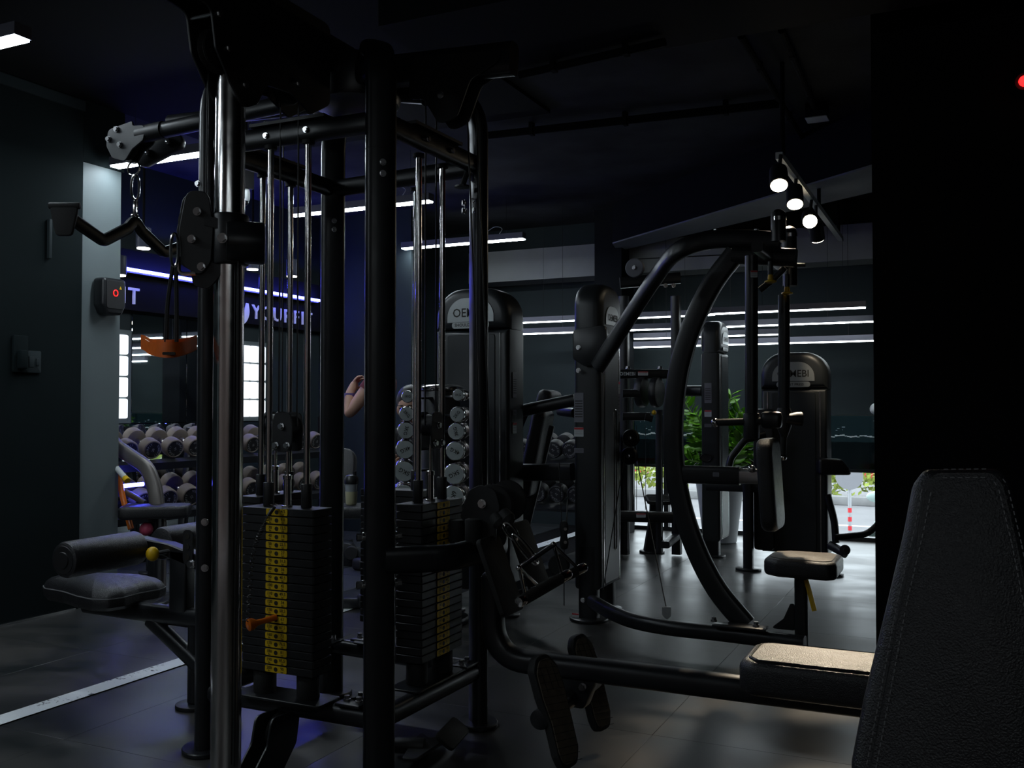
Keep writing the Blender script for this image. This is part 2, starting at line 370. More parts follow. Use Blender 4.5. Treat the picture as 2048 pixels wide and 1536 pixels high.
# mirror reflections of glass block windows built as glowing windows, mirrors between
def block_reflection(name, y0, y1, z0, z1, ny, nz):
    f = struct(name, merge(G().bb((XM, y0-.03, z0-.03), (XM+.015, y1+.03, z0)), G().bb((XM, y0-.03, z1), (XM+.015, y1+.03, z1+.03)), G().bb((XM, y0-.03, z0), (XM+.015, y0, z1)), G().bb((XM, y1, z0), (XM+.015, y1+.03, z1)), G().bb((XM, y0, z0), (XM+.004, y1, z1))), PILL)
    wy, wz = (y1-y0)/ny, (z1-z0)/nz
    me = to_mesh('glass_block', G().slab(rrect(wy-.012, wz-.012, .012, 2), (0, 0, 0), YY, ZZ, .03, .008, 2), E_BLOCK)
    for i in range(ny):
        for j in range(nz): inst(f, 'glass_block', me, (XM+.012, y0+wy*(i+.5), z0+wz*(j+.5)))
gy0, gy1 = onX(466, 760, XM).y, onX(528, 760, XM).y
gz1, gz0 = onX(498, 690, XM).z, onX(498, 835, XM).z
block_reflection('window_1', gy0, gy1, gz0, gz1, 4, 4)
ly1 = onX(253, 760, XM).y
block_reflection('window_2', ly1-.62, ly1, gz0, gz1, 3, 4)
def mirror(y0, y1, z0, z1, lab):
    single('wall_mirror', G().slab(rrect(y1-y0-.006, z1-z0, .004, 1), (XM+.006, (y0+y1)/2, (z0+z1)/2), YY, ZZ, .010, .002, 1), MIR, lab, 'mirror', 'mirrors behind the dumbbell rack')
ym = (ly1+gy0)/2+.02
mirror(ly1+.035, ym, gz0-.03, 1.84, 'upright wall mirror right of the narrow reflected glass-block window')
mirror(ym, gy0-.035, gz0-.03, 1.84, 'upright wall mirror left of the wide reflected glass-block window')
for k, (lab) in enumerate(('low mirror behind the rack at its pillar end', 'low mirror behind the middle of the long rack', 'low mirror behind the far end of the long rack')):
    a = 4.25+.79*k; mirror(a, a+.79, .12, gz0-.036, lab)
# windows to the street
wx = [WX0, onY(1330, 1000, YB).x, onY(1500, 1000, YB).x, onY(1760, 1000, YB).x, .9, 2.0, 3.2]
for i in range(len(wx)-1):
    a, b = wx[i], wx[i+1]
    f = struct('window_%d' % (i+3), merge(G().bb((a, YB, 0), (b, YB+.10, .035)), G().bb((a, YB, .59), (b, YB+.08, .615)), G().bb((a, YB, .035), (a+.03, YB+.08, .59)), G().bb((b-.012, YB, .035), (b, YB+.08, .59))), BLK)
    p = obj_of('pane', to_mesh('pane', G().bb((a+.03, YB+.04, .035), (b-.012, YB+.046, .59)), GLS)); p.parent = f
    p = obj_of('film_pane', to_mesh('film_pane', G().bb((a, YB+.03, .615), (b, YB+.04, 1.085)), DGLS)); p.parent = f
    p = obj_of('film_edge', to_mesh('film_edge', G().bb((a, YB+.012, 1.078), (b, YB+.03, 1.085)), WBOX)); p.parent = f
    # scuffed band of dried residue along the film
    gs = G(); rr = random.Random(i)
    n = int((b-a)/.02); zz = [.895+.006*math.sin(k*.7)+rr.uniform(-.004, .004) for k in range(n+1)]
    for k in range(n):
        t = .006+.008*rr.random(); gs.bb((a+(b-a)*k/n, YB+.026, zz[k]), (a+(b-a)*(k+1)/n, YB+.029, zz[k]+t))
    for k in range(int((b-a)*22)):
        x_, z_ = rr.uniform(a, b-.03), .93+abs(rr.gauss(0, .035)); gs.bb((x_, YB+.026, z_), (x_+rr.uniform(.004, .03), YB+.029, z_+.004))
    p = obj_of('residue_band', to_mesh('residue_band', gs, WHT)); p.parent = f; p['kind'] = 'stuff'
# ---------------------------------------------------------------- outdoors
GZ = -.9
struct('ground_street', G().bb((-30, YB+.25, GZ-.1), (40, 60, GZ)), ASPH)
def outY(px, py): return onZ(px, py, GZ)
hb = outY(1700, 1010)
single('road_line', G().box((0, outY(1700, 1052).y, GZ+.004), (60, .12, .008)), ROADL, 'white line painted on the road outside the window', 'road line')
single('street_kerb', G().rbox((0, hb.y+.05, GZ+.09), (60, .35, .18), .02), KERB, 'grey concrete kerb below the hedge outside', 'kerb')
hg = G(); rr = random.Random(3)
for k in range(5200):
    x_ = rr.uniform(-8, 12); yy_ = hb.y+.35+rr.random()*.9; z_ = GZ+.15+.62*(rr.random()**.6)+.05*math.sin(x_*3.1); a = V((rr.gauss(0, 1), rr.gauss(0, 1), rr.gauss(0, 1))).normalized(); u = a.orthogonal().normalized()*.075; v = a.cross(u.normalized())*.05; c = V((x_, yy_, z_))
    hg.add([c-u, c+v, c+u, c-v], [(0, 1, 2, 3)])
h = single('street_hedge', hg, HEDG, 'clipped yellow-green hedge along the road outside', 'hedge'); h['kind'] = 'stuff'
by = hb.y+2.2
root = thing('road_barrier', (outY(1700, 1000).x, by, GZ), 'red and white striped barrier boards beyond the hedge', 'barrier')
for k in range(-9, 14):
    a = k*.9; g = G(); g.add([], [])
    o = V((root.location.x+a, by, GZ+.40))
    g.loft([[o, o+XX*.45, o+XX*.62+ZZ*.36, o+XX*.17+ZZ*.36], [p+YY*.04 for p in (o, o+XX*.45, o+XX*.62+ZZ*.36, o+XX*.17+ZZ*.36)]]); part(root, 'red_board', g, RED)
    g = G(); o = o+XX*.45; g.loft([[o, o+XX*.45, o+XX*.62+ZZ*.36, o+XX*.17+ZZ*.36], [p+YY*.04 for p in (o, o+XX*.45, o+XX*.62+ZZ*.36, o+XX*.17+ZZ*.36)]]); part(root, 'white_board', g, WPAINT)
    part(root, 'post', G().bb((o.x-.03, by+.05, GZ), (o.x+.03, by+.1, GZ+.8)), GALV)
p0 = outY(1700, 1072); top = onY(1710, 930, p0.y)
root = thing('road_sign', (p0.x, p0.y, GZ), 'round traffic sign seen from behind on its pole by the road', 'road sign')
part(root, 'pole', G().cyl(p0, V((p0.x, p0.y, top.z+.25)), .028), GALV)
cz = onY(1707, 953, p0.y); part(root, 'disc', G().cyl(V((p0.x, p0.y-.03, cz.z)), V((p0.x, p0.y-.05, cz.z)), .21, n=32), SIGNB)
for k, py in enumerate((1016, 1034, 1052)):
    z0 = onY(1704, py+9, p0.y).z; z1 = onY(1704, py, p0.y).z; part(root, 'red_band', G().cyl((p0.x, p0.y, z0), (p0.x, p0.y, z1), .031), RED)
c = onZ(1752, 1088, GZ+.35); s_ = .32
root = thing('utility_cabinet', (c.x+.2, c.y+.3, GZ), 'pale green cabinet with a lamp at the roadside', 'cabinet')
cc = onY(1752, 1060, 11.5)
part(root, 'body', G().rbox((cc.x+.25, 11.5, (cc.z+GZ)/2+.02), (.62, .45, cc.z-GZ+.04), .02), DKGRN)
part(root, 'cover', G().slab([(-.30, 0), (.32, 0), (.32, .30), (-.16, .30)], (cc.x+.25, 11.5, cc.z), XX, ZZ, .47, .01), PALEG)
part(root, 'lamp_bracket', G().bb((cc.x+.1, 11.3, cc.z+.32), (cc.x+.35, 11.6, cc.z+.44)), BLK)
part(root, 'lamp', G().sph((cc.x+.02, 11.4, cc.z+.38), .07, sc=(1.6, 1, .9)), PALEG)
# ---------------------------------------------------------------- wall and ceiling fittings
def strip(name, p0, p1, m, label, group, wid=.075, hgt=.05, wires=True, cable=True):
    p0, p1 = V(p0), V(p1); d = (p1-p0).normalized(); s = ZZ.cross(d); c = (p0+p1)/2; Ln = (p1-p0).length
    r = thing(name, c, label, 'ceiling lamp', group)
    part(r, 'casing', G().box(c+ZZ*hgt/2, (Ln, wid, hgt), (d, s, ZZ)), CASE)
    part(r, 'diffuser', G().box(c-ZZ*.004, (Ln-.01, wid-.012, .010), (d, s, ZZ)), m)
    if wires:
        for k in (-.36, .36): part(r, 'suspension_wire', G().cyl(c+d*Ln*k+ZZ*hgt, V((c.x+d.x*Ln*k, c.y+d.y*Ln*k, CZ)), .0016, n=5), CAB)
    if cable:
        q = c+d*Ln*.30; part(r, 'power_lead', G().wire(spline([q+ZZ*hgt, q+ZZ*(hgt+.05)+d*.03, q+ZZ*(hgt+.07)-d*.04, q+ZZ*(hgt+.03)-d*.12]), .003, 5), WBOX)
    return r
LZ = 2.58
def strip_at(pa, pb, lab):
    a, b = onZ(*pa, LZ), onZ(*pb, LZ); b = V((b.x, a.y, LZ)) if abs(b.y-a.y) < 1.2 else b
    return strip('strip_lamp', a, b, E_STRIP, lab, 'suspended strip lamps over the machines')
a = onZ(46, 74, LZ); strip('strip_lamp', (a.x-1.2, a.y, LZ), (a.x, a.y, LZ), E_STRIP, 'nearest suspended strip lamp, cut by the upper left edge', 'suspended strip lamps over the machines')
for yy_, lab in ((.85, 'first strip lamp behind the viewer on the left'), (-.8, 'second strip lamp behind the viewer on the left')): strip('strip_lamp', (-4.2, yy_, LZ), (-3.0, yy_, LZ), E_STRIP, lab, 'suspended strip lamps over the machines')
a = onZ(228, 333, LZ); strip('strip_lamp', (a.x, a.y, LZ), (a.x+1.2, a.y, LZ), E_STRIP, 'suspended strip lamp above the pale pillar', 'suspended strip lamps over the machines')
for yy_, lab in ((-.9, 'first long strip lamp behind the viewer on the right'), (-1.9, 'second long strip lamp behind the viewer on the right')): strip('strip_lamp', (-.6, yy_, LZ), (2.4, yy_, LZ), E_BACK, lab, 'long strip lamps behind the viewer', .06)
a = onZ(583, 431, LZ); strip('strip_lamp', (a.x, a.y, LZ), (a.x+1.2, a.y, LZ), E_STRIP, 'suspended strip lamp behind the tall steel guide rods', 'suspended strip lamps over the machines')
a = onZ(806, 497, LZ); strip('strip_lamp', (a.x, a.y, LZ), (a.x+1.2, a.y, LZ), E_STRIP, 'suspended strip lamp above the shoulder press tower', 'suspended strip lamps over the machines')
def back(px0, py0, px1, py1, Y, lab):  # strip lamp reflections in the back glass, built as hanging lamps
    a, b = onY(px0, py0, Y), onY(px1, py1, Y); z = (a.z+b.z)/2
    strip('strip_lamp', (a.x, Y, z), (b.x, Y, z), E_BACK, lab, 'strip reflections near the back wall, built as lamps', .05, .045, cable=False)
back(1036, 644, 1430, 630, 8.25, 'highest back strip reflection built as a lamp, its left length')
back(1420, 632, 1732, 609, 7.6, 'highest back strip reflection built as a lamp, its right length below the beam')
back(1036, 667, 1775, 642, 7.9, 'longest and brightest of the back strip reflections built as lamps')
back(1268, 673, 1570, 672, 8.45, 'short back strip reflection built as a lamp between the long ones')
back(1268, 692, 1775, 682, 8.1, 'lowest of the back strip reflections built as lamps')
# blue led line and sign lettering on the header
HX = XM+.06
a, b = onX(225, 541, HX+.02), onX(632, 603, HX+.02); z = (a.z+b.z)/2
r = thing('led_strip', (HX, (a.y+b.y)/2, z), 'glowing blue light strip along the header above the mirrors', 'led strip')
part(r, 'channel', G().bb((HX, a.y, z-.008), (HX+.05, b.y, z+.008)), CASE); part(r, 'light_bar', G().bb((HX+.05, a.y, z+.004), (HX+.068, b.y, z+.024)), E_BLUE)
YS = (onX(622, 636, HX).y-onX(499, 636, HX).y)/7
AW = (1.0, 1.2, 1.12, 1.08, .95, .52, .95)
def sign(ye, zc, lab, logo):
    r = thing('wall_sign', (HX+.004, ye-.4, zc), lab, 'sign', 'white wall signs under the blue light'); hgt = .118
    for k, ch in enumerate('YOURFIT'):
        yy = ye-YS*7*(1-(sum(AW[:k])+AW[k]/2)/sum(AW)); g = text_geo(ch, hgt*1.42, .012, c=(HX, yy, zc), u=YY, v=ZZ, sx=1.0); h = text_geo(ch, hgt*1.42, .001, c=(HX, yy, zc), u=YY, v=ZZ, sx=1.0)
        part(r, 'letter', merge(g, h), SIGNW)
    if logo:
        path = spline([(HX, ye-YS*7-.05, zc+.07), (HX, ye-YS*7-.06, zc-.01), (HX, ye-YS*7-.11, zc-.07), (HX, ye-YS*7-.18, zc-.075), (HX, ye-YS*7-.24, zc-.03)], 5)
        g = G(); n = len(path); rings = []
        for i, p in enumerate(path):
            t = (path[min(i+1, n-1)]-path[max(i-1, 0)]).normalized(); s = t.cross(XX); wd = .012+.03*math.sin(PI*min(1, i/n*1.1))
            rings.append([p+s*wd, p-s*wd, p-s*wd+XX*.01, p+s*wd+XX*.01])
        g.loft(rings); part(r, 'flexed_arm_logo', g, SIGNW)
sign(onX(279, 592, HX).y, onX(258, 593, HX).z, 'white lettering cut off by the pillar and card reader', False)
sign(onX(624, 636, HX).y, onX(560, 632, HX).z, 'white lettering with flexed arm emblem behind the guide rods', True)
def downlight(px, py, D, lab):
    p = atd(px, py, D); r = thing('downlight', p, lab, 'downlight', 'small cylinder downlights')
    part(r, 'housing', G().cyl(p+ZZ*.004, p+ZZ*.14, .048, n=20, bev=.004), BLUEM); part(r, 'lens', G().cyl(p-ZZ*.004, p+ZZ*.004, .042, n=20), E_DOWN)
    part(r, 'stem', G().cyl(p+ZZ*.14, V((p.x, p.y, CZ)), .008, n=8), BLKW)
downlight(287, 497, 6.4, 'cylinder downlight above the blue strip, beside the pillar')
downlight(239, 551, 6.8, 'cylinder downlight half hidden behind the pillar edge')
downlight(505, 539, 7.4, 'cylinder downlight just right of the chrome column')
downlight(584, 553, 7.9, 'cylinder downlight between the rear guide rods')
# ceiling pipes, junction boxes
def conduit(a, b, z, r, lab, clips=0):
    p, q = onZ(*a, z), onZ(*b, z)
    t = thing('ceiling_conduit', (p+q)/2, lab, 'conduit', 'conduits under the ceiling'); part(t, 'pipe', G().cyl(p, q, r, n=10), BLKW)
    for k in range(clips): c = p.lerp(q, (k+.5)/clips); part(t, 'clip', G().bb(c-V((.012, .022, .02)), c+V((.012, .022, CZ-z))), BLKW)
conduit((975, 268), (1558, 203), 2.91, .014, 'upper of two parallel conduits crossing the ceiling', 3)
conduit((975, 274), (1558, 211), 2.89, .014, 'lower of two parallel conduits crossing the ceiling', 3)
conduit((1040, 150), (1330, 84), 2.715, .018, 'thick conduit along the dark cross beam', 2)
conduit((1482, 72), (1603, 274), 2.92, .018, 'conduit running away to the spotlight rod', 2)
conduit((1563, 60), (1634, 226), 2.92, .018, 'conduit running away to the pale junction box', 2)
p = onZ(1634, 240, 2.86); r = thing('junction_box', p, 'pale metal junction box under the ceiling conduit', 'junction box')
part(r, 'box', G().rbox(p+ZZ*.05, (.12, .12, .08), .006), DKBEAM); part(r, 'cover_plate', G().slab(rrect(.125, .125, .006, 2), p+ZZ*.004, XX, YY, .006, .002, 1), WBOX)
# track with spot lamps
TZ = 2.43; ta, tb = onZ(1562, 318, TZ), onZ(1648, 486, TZ); tb = V((ta.x-.02, tb.y, TZ))
r = thing('spotlight_track', (ta+tb)/2, 'suspended lighting track with warm spot lamps', 'track')
part(r, 'rail', G().box((ta+tb)/2+ZZ*.02, (.036, (tb-ta).length, .034)), WBOX)
for k in (0.02, .55, .97): c = ta.lerp(tb, k); part(r, 'drop_rod', G().cyl(c+ZZ*.03, V((c.x, c.y, CZ)), .012, n=8), BLKW)
def spot(px, py, lab, tgt, power, cone=26, lens=.042):
    d = ray(px, py); p = CAM+d*((ta.x)/d.x); aim = (V(tgt)-p).normalized()
    r = thing('spot_lamp', p, lab, 'spot lamp', 'spot lamps on the track')
    q = p-aim*.13; part(r, 'housing', G().lathe([(.03, 0), (.044, .01), (.047, .05), (.047, .126), (.040, .13)], q, aim, 20), BLK2)
    part(r, 'lens', G().cyl(p-aim*.006, p+aim*.001, lens, n=20), E_SPOT); part(r, 'yoke', G().cyl(q+aim*.06, V((p.x, p.y-aim.y*.1, TZ+.02)), .010, n=8), BLK2)
    ld = bpy.data.lights.new('spot_beam', 'SPOT'); ld.energy = power; ld.color = (1, .84, .62); ld.spot_size = math.radians(cone); ld.spot_blend = .6; ld.shadow_soft_size = .04
    lo = bpy.data.objects.new('spot_beam', ld); col.objects.link(lo); lo.parent = r; lo.location = aim*.012; lo.rotation_euler = aim.to_track_quat('-Z', 'Y').to_euler()
spot(1558, 371, 'nearest spot lamp, pointing down from the track', onZ(1600, 1500, 0), 130, 30)
spot(1590, 409, 'second spot lamp on the track, tilted away', onY(1612, 1108, 4.42), 170, 18)
spot(1620, 443, 'brightest spot lamp, aimed straight towards the viewer', (-.20, 2.75, .46), 250, 22)
spot(1635, 479, 'farthest spot lamp at the end of the track', (-.8, 8.2, 0), 20)
# red indicator lamp on the partition
p = onY(2049, 163, 4.33); r = thing('indicator_lamp', p, 'small red indicator lamp high on the black partition', 'indicator lamp')
part(r, 'base', G().cyl(p+YY*.02, p-YY*.004, .035, n=18), BLK2); part(r, 'lens', G().sph(p-YY*.006, .022), E_RED)
p = onY(1752, 818, 8.55); r = thing('globe_lamp', p, 'small white globe beside the black partition edge', 'globe'); part(r, 'globe', G().sph(p, .05), WBOX); part(r, 'stem', G().cyl(p, V((p.x, YB, p.z)), .012, n=8), BLK2)
p = onY(626, 848, 7.445); r = thing('warning_sign', p, 'small black notice with yellow letters on the far wall', 'sign'); part(r, 'board', G().bb(p+V((-.10, -.006, -.07)), p+V((.12, .004, .07))), INK); part(r, 'lettering', merge(text_geo('AN', .055, .001, c=p+V((-.01, -.0065, .03)), u=XX, v=ZZ), text_geo('VO', .055, .001, c=p+V((-.01, -.0065, -.03)), u=XX, v=ZZ)), YEL)
# card reader and wall plates
p = onX(207, 592, -4.615); r = thing('card_reader', p, 'black access card reader box with red symbol on the pale pillar', 'card reader')
part(r, 'body', G().slab(roundpoly([(-.085, .10), (.085, .10), (.085, -.06), (.055, -.115), (-.055, -.115), (-.085, -.06)], .025), p+XX*.05, YY, ZZ, .09, .018, 3), BLK)
part(r, 'screen', G().slab(rrect(.125, .165, .015), p+XX*.097+ZZ*.002, YY, ZZ, .004, .001, 1), BLK2)
c = p+XX*.1+ZZ*.012; part(r, 'red_symbol', G().ring([c+YY*(.016*math.cos(t*PI/8))+ZZ*(.018*math.sin(t*PI/8)) for t in range(16)], .0022, 5), E_RED)
c = p+XX*.1+ZZ*.045+YY*.035; part(r, 'yellow_mark', G().slab([(-.008, -.008), (.008, -.008), (0, .01)], c, YY, ZZ, .002), YEL)
p = onX(38, 708, -4.60); r = thing('wall_panel', p, 'dark electrical cover plate on the left wall', 'switch plate')
part(r, 'plate', G().slab(rrect(.09, .2, .006), p+XX*.008, YY, ZZ, .016, .004, 2), WALLD); part(r, 'lever', G().rbox(p+XX*.03-ZZ*.03, (.03, .05, .10), .008), WALLD)
p = onX(66, 724, -4.60); r = thing('power_socket', p, 'dark double power socket on the left wall', 'socket')
part(r, 'plate', G().slab(rrect(.085, .12, .006), p+XX*.006, YY, ZZ, .012, .003, 2), WALL); part(r, 'rocker', G().rbox(p+XX*.014+YY*.018, (.006, .02, .04), .002), WALL); part(r, 'outlet', G().rbox(p+XX*.013-YY*.02, (.005, .03, .06), .002), WALL)
p = onX(96, 478, -4.60); single('wall_conduit', G().rbox(p+XX*.012, (.022, .02, .22), .005), WALL, 'short dark cable cover high on the left wall', 'cable cover')
# security camera
p = atd(488, 398, 5.6); r = thing('security_camera', p, 'white dome security camera behind the guide rods', 'camera')
part(r, 'shell', G().lathe([(.03, .06), (.034, .04), (.034, .0), (.024, -.02)], p), WBOX); part(r, 'eye', G().sph(p-ZZ*.014, .028), BLK); part(r, 'mount', G().bb(p+V((-.04, -.04, .06)), V((p.x+.04, p.y+.04, p.z+.2))), BLK2); part(r, 'stem', G().cyl(p+ZZ*.2, V((p.x, p.y, CZ)), .02), BLK2)
# ================================================================== MULTI STATION TOWER
GX, GY = -1.96, 2.84
tower = thing('cable_multi_station', (GX, GY, 0), 'tall black four-post cable tower with weight stacks and chrome column', 'gym machine')
CORN = {'A': (-1.625, 2.49), 'B': (-2.32, 2.49), 'C': (-1.61, 3.12), 'D': (-2.31, 3.19)}
def oval(w, h, n=20, sq=3.2):
    return [(w/2*math.copysign(abs(math.cos(t))**(2/sq), math.cos(t)), h/2*math.copysign(abs(math.sin(t))**(2/sq), math.sin(t))) for t in [2*PI*(k+.5)/n for k in range(n)]]
for k, (x, y) in CORN.items():
    out = V((x-GX, y-GY, 0)); nrm = V((math.copysign(1, out.x), math.copysign(1, out.y), 0)).normalized(); base = V((x, y, 0)); c = V((GX, GY, 0))
    inw = (c-base).normalized()
    path = fillet([base+ZZ*.01, base+ZZ*2.30, base+inw*.33+ZZ*2.30], .22, 8)
    part(tower, 'post', G().tube(path, .095, .058, -nrm if True else nrm, 20, 3.2), BLK)
    part(tower, 'foot_plate', G().slab([(p.x, p.y) for p in [V((.085*math.cos(t*PI/12), .07*math.sin(t*PI/12))) for t in range(24)]], base+ZZ*.008, V((-nrm.y, nrm.x, 0)), nrm, .016, .003, 1), BLK)
    for dz in (.5,) if k in 'C' else ():
        pass
nA = V((.707, -.707, 0))
for k in 'ABCD':
    x, y = CORN[k]; nn = V((math.copysign(1, x-GX), math.copysign(1, y-GY), 0)).normalized(); fz = [1.90, 1.865]
    fn = nn if k == 'A' else (-nn if k == 'D' else V((0, -1, 0)))
    for z in fz:
        q = V((x, y, z))+(nn*.029 if k == 'A' else (-nn*.029 if k == 'D' else V((0, -.045, 0))))
        part(tower, 'bolt', bolt(G(), q, fn, .0085, .008), STEEL)
q = V((CORN['A'][0], CORN['A'][1], 1.945)); part(tower, 'post_seam', G().tube([q-ZZ*.0012, q+ZZ*.0012], .0962, .0592, -nA, 20, 3.2), BLK2)
TBZ = 2.035
def beam(k1, k2, z, w, h, name, m=BLK, sq=2.6):
    a, b = V((*CORN[k1], z)), V((*CORN[k2], z)); return part(tower, name, G().tube([a, b], w, h, ZZ, 16, sq), m)
for a, b in ('AB', 'AC', 'BD', 'CD'): beam(a, b, TBZ, .045, .068, 'top_beam'); beam(a, b, .20, .055, .062, 'bottom_rail')
# inner guide brackets on the top beams
for a, b in ('AB', 'AC', 'BD'):
    m_ = (V((*CORN[a], TBZ+.040))+V((*CORN[b], TBZ+.040)))/2; d = (V((*CORN[b], 0))-V((*CORN[a], 0))).normalized(); part(tower, 'beam_plate', G().box(m_, (.30, .05, .010), (d, ZZ.cross(d), ZZ)), BLK2)
    for s in (-.1, .1): part(tower, 'bolt', bolt(G(), m_+d*s+ZZ*.005, ZZ, .008, .01), STEEL); part(tower, 'bolt', bolt(G(), m_+d*s*.8-ZZ*.04+(V((0, -.024, 0)) if a+b == 'AB' else V((.024, 0, 0)) if a+b == 'AC' else V((-.024, 0, 0))), V((0, -1, 0)) if a+b == 'AB' else V((1, 0, 0)) if a+b == 'AC' else V((-1, 0, 0)), .008, .008), STEEL)
# hub
part(tower, 'hub', G().slab([(.16*math.cos(t*PI/12), .16*math.sin(t*PI/12)) for t in range(24)], (GX, GY, 2.30), XX, YY, .16, .02, 2), BLK)
# ---- weight stacks
PW, PD, PT, N = .28, .10, .0258, 20
plate_me = to_mesh('weight_plate', G().slab(rrect(PW, PD, .004, 1), (0, 0, 0), XX, YY, PT-.0022, .0016, 1), BLK2)
label_me = to_mesh('weight_label', G().slab(rrect(.084, .0205, .004, 2), (0, 0, 0), XX, ZZ, .0012), YLAB)
rod_me = to_mesh('guide_rod', G().cyl((0, 0, .24), (0, 0, TBZ-.035), .0105, n=18), CHR)
col_me = to_mesh('rod_collar', G().cyl((0, 0, 0), (0, 0, .075), .0175, n=18, bev=.002), BLK2)
cap_me = to_mesh('rod_top_cap', G().cyl((0, 0, 0), (0, 0, .012), .02, n=18), RUB)
foot_me = to_mesh('rubber_foot', G().cyl((0, 0, 0), (0, 0, .078), .036, n=20, bev=.004), RUB)
stem_me = to_mesh('lifting_stem', G().lathe([(.018, 0), (.018, .004), (.0125, .006), (.0125, .085), (.015, .087), (.015, .10), (.006, .102), (.006, .19)], (0, 0, 0), ZZ, 18), CHR)
blk = G()
for s in (-1, 1): blk.slab(roundpoly([(-.036, -.05), (.036, -.05), (.040, .03), (.030, .075), (-.030, .075), (-.040, .03)], .02), (0, s*.026, 0), XX, ZZ, .006, .001, 1)
blk.cyl((0, -.022, .03), (0, .022, .03), .036, n=20)
blk_me = to_mesh('pulley_block', blk, BLK2)
bb_ = G(); bolt(bb_, (0, -.029, 0), (0, -1, 0), .009, .012)
bb_me = to_mesh('bolt', bb_, STEEL)
hole_me = to_mesh('pin_hole', G().cyl((0, -.0012, 0), (0, 0, 0), .0068, n=14), INK)
nums = []
for i in range(N):
    lb = '%d' % (10*(i+1)); kg = ('%.1f' % (4.5*(i+1))).replace('.', ','); kg = kg[:-2] if kg.endswith(',0') and i != 1 else kg
    g = merge(text_geo(lb, .0135, .0008, c=(-.025, 0, .0032)), text_geo('lbs', .008, .0008, c=(-.025, 0, -.006)), text_geo(kg, .0135, .0008, c=(.025, 0, .0032)), text_geo('kgs', .008, .0008, c=(.025, 0, -.006)))
    nums.append(to_mesh('weight_number', g, INK))
def stack(cx, cy, rot, labels, half, ztop_gap=0):
    b = G().slab(rrect(.34, .12, .012, 2), (0, 0, .235), XX, YY, .008, .002, 1)
    o = obj_of('weight_stack', to_mesh('weight_stack', b, BLK)); o.parent = tower; o.location = V((cx, cy, 0))-V(tower.location); o.rotation_euler = (0, 0, rot); o['label'] = 'black weight stack with yellow number labels'
    for s in (-1, 1):
        inst(o, 'rubber_foot', foot_me, (s*.085, 0, .238)); inst(o, 'guide_rod', rod_me, (s*half, 0, 0)); inst(o, 'rod_collar', col_me, (s*half, 0, .318+N*PT)); inst(o, 'rod_top_cap', cap_me, (s*half, 0, TBZ-.047))
    for i in range(N):
        z = .318+PT*(N-1-i)+PT/2; p = inst(o, 'weight_plate', plate_me, (random.uniform(-.0012, .0012), random.uniform(-.001, .001), z))
        if labels:
            inst(o, 'weight_label', label_me, (0, -PD/2-.0022, z)); inst(o, 'weight_number', nums[i], (0, -PD/2-.0030, z))['kind'] = 'stuff'; inst(o, 'pin_hole', hole_me, (0, -PD/2-.0030, z))
    if rot == PI: return o
    inst(o, 'lifting_stem', stem_me, (0, 0, .318+N*PT)); inst(o, 'pulley_block', blk_me, (0, 0, 1.06)); [inst(o, 'bolt', bb_me, q_) for q_ in ((0, 0, 1.09), (-.022, 0, 1.03), (.022, 0, 1.03))]
    for s in (-.036, .036): inst(o, 'cable', to_mesh('cable', G().cyl((s, 0, 1.09), (s, 0, 2.2), .0028, n=6), CAB), (0, 0, 0))
    return o
stack(-1.96, 2.47, 0, True, .075); stack(-1.65, 2.84, PI/2, True, .08); stack(-2.31, 2.84, -PI/2, False, .08); stack(-2.0, 3.19, PI, False, .08)
# rail joint plates with bolts
for (x, y, s) in ((-1.72, 2.49, 0), (-1.70, 2.535, 0), (-1.62, 3.03, 1), (-2.25, 3.10, 1), (-2.15, 3.19, 0)):
    d = (XX, YY, ZZ) if not s else (YY, -XX, ZZ); c = V((x, y, .238)); part(tower, 'joint_plate', G().rbox(c, (.09, .07, .010), .003, d), BLK)
    for k in (-.022, .022): part(tower, 'bolt', bolt(G(), c+d[0]*k+ZZ*.005, ZZ, .009, .016), STEEL)
# ---- chrome column with adjustable pulley carriage and boom (front, -Y)
CY = 2.195
part(tower, 'chrome_column', G().cyl((GX, CY, .05), (GX, CY, 2.17), .0435, n=40), CHR, 'polished chrome column')
part(tower, 'boom', G().tube([(GX, GY-.05, 2.36), (GX, 1.55, 2.36)], .07, .12, ZZ, 16, 4), BLK)
prof = roundpoly([(2.62, 2.43), (2.62, 2.16), (2.52, 2.10), (2.42, 2.14), (2.30, 2.13), (2.26, 2.06), (2.20, 2.03), (2.14, 2.09), (2.08, 2.17), (2.06, 2.28), (1.60, 2.32), (1.60, 2.43)], .03)
for s in (-1, 1): part(tower, 'boom_plate', G().slab(prof, (GX+s*.045, 0, 0), YY, ZZ, .008, .0015, 1), BLK2)
for (y, z) in ((2.13, 2.185), (2.45, 2.18)):
    part(tower, 'pulley_wheel', G().lathe([(.058, -.014), (.062, -.010), (.052, 0), (.062, .010), (.058, .014)], (GX, y, z), XX, 28), RUB)
for (y, z) in ((2.13, 2.185), (2.45, 2.18), (2.20, 2.10), (1.80, 2.335), (1.93, 2.33), (2.09, 2.27)):
    for s in (-1, 1): part(tower, 'bolt', bolt(G(), (GX+s*.049, y, z), (s, 0, 0), .009, .010), STEEL)
part(tower, 'spacer_tube', G().cyl((GX-.045, 2.075, 2.265), (GX+.045, 2.075, 2.265), .006, n=10), STEEL)
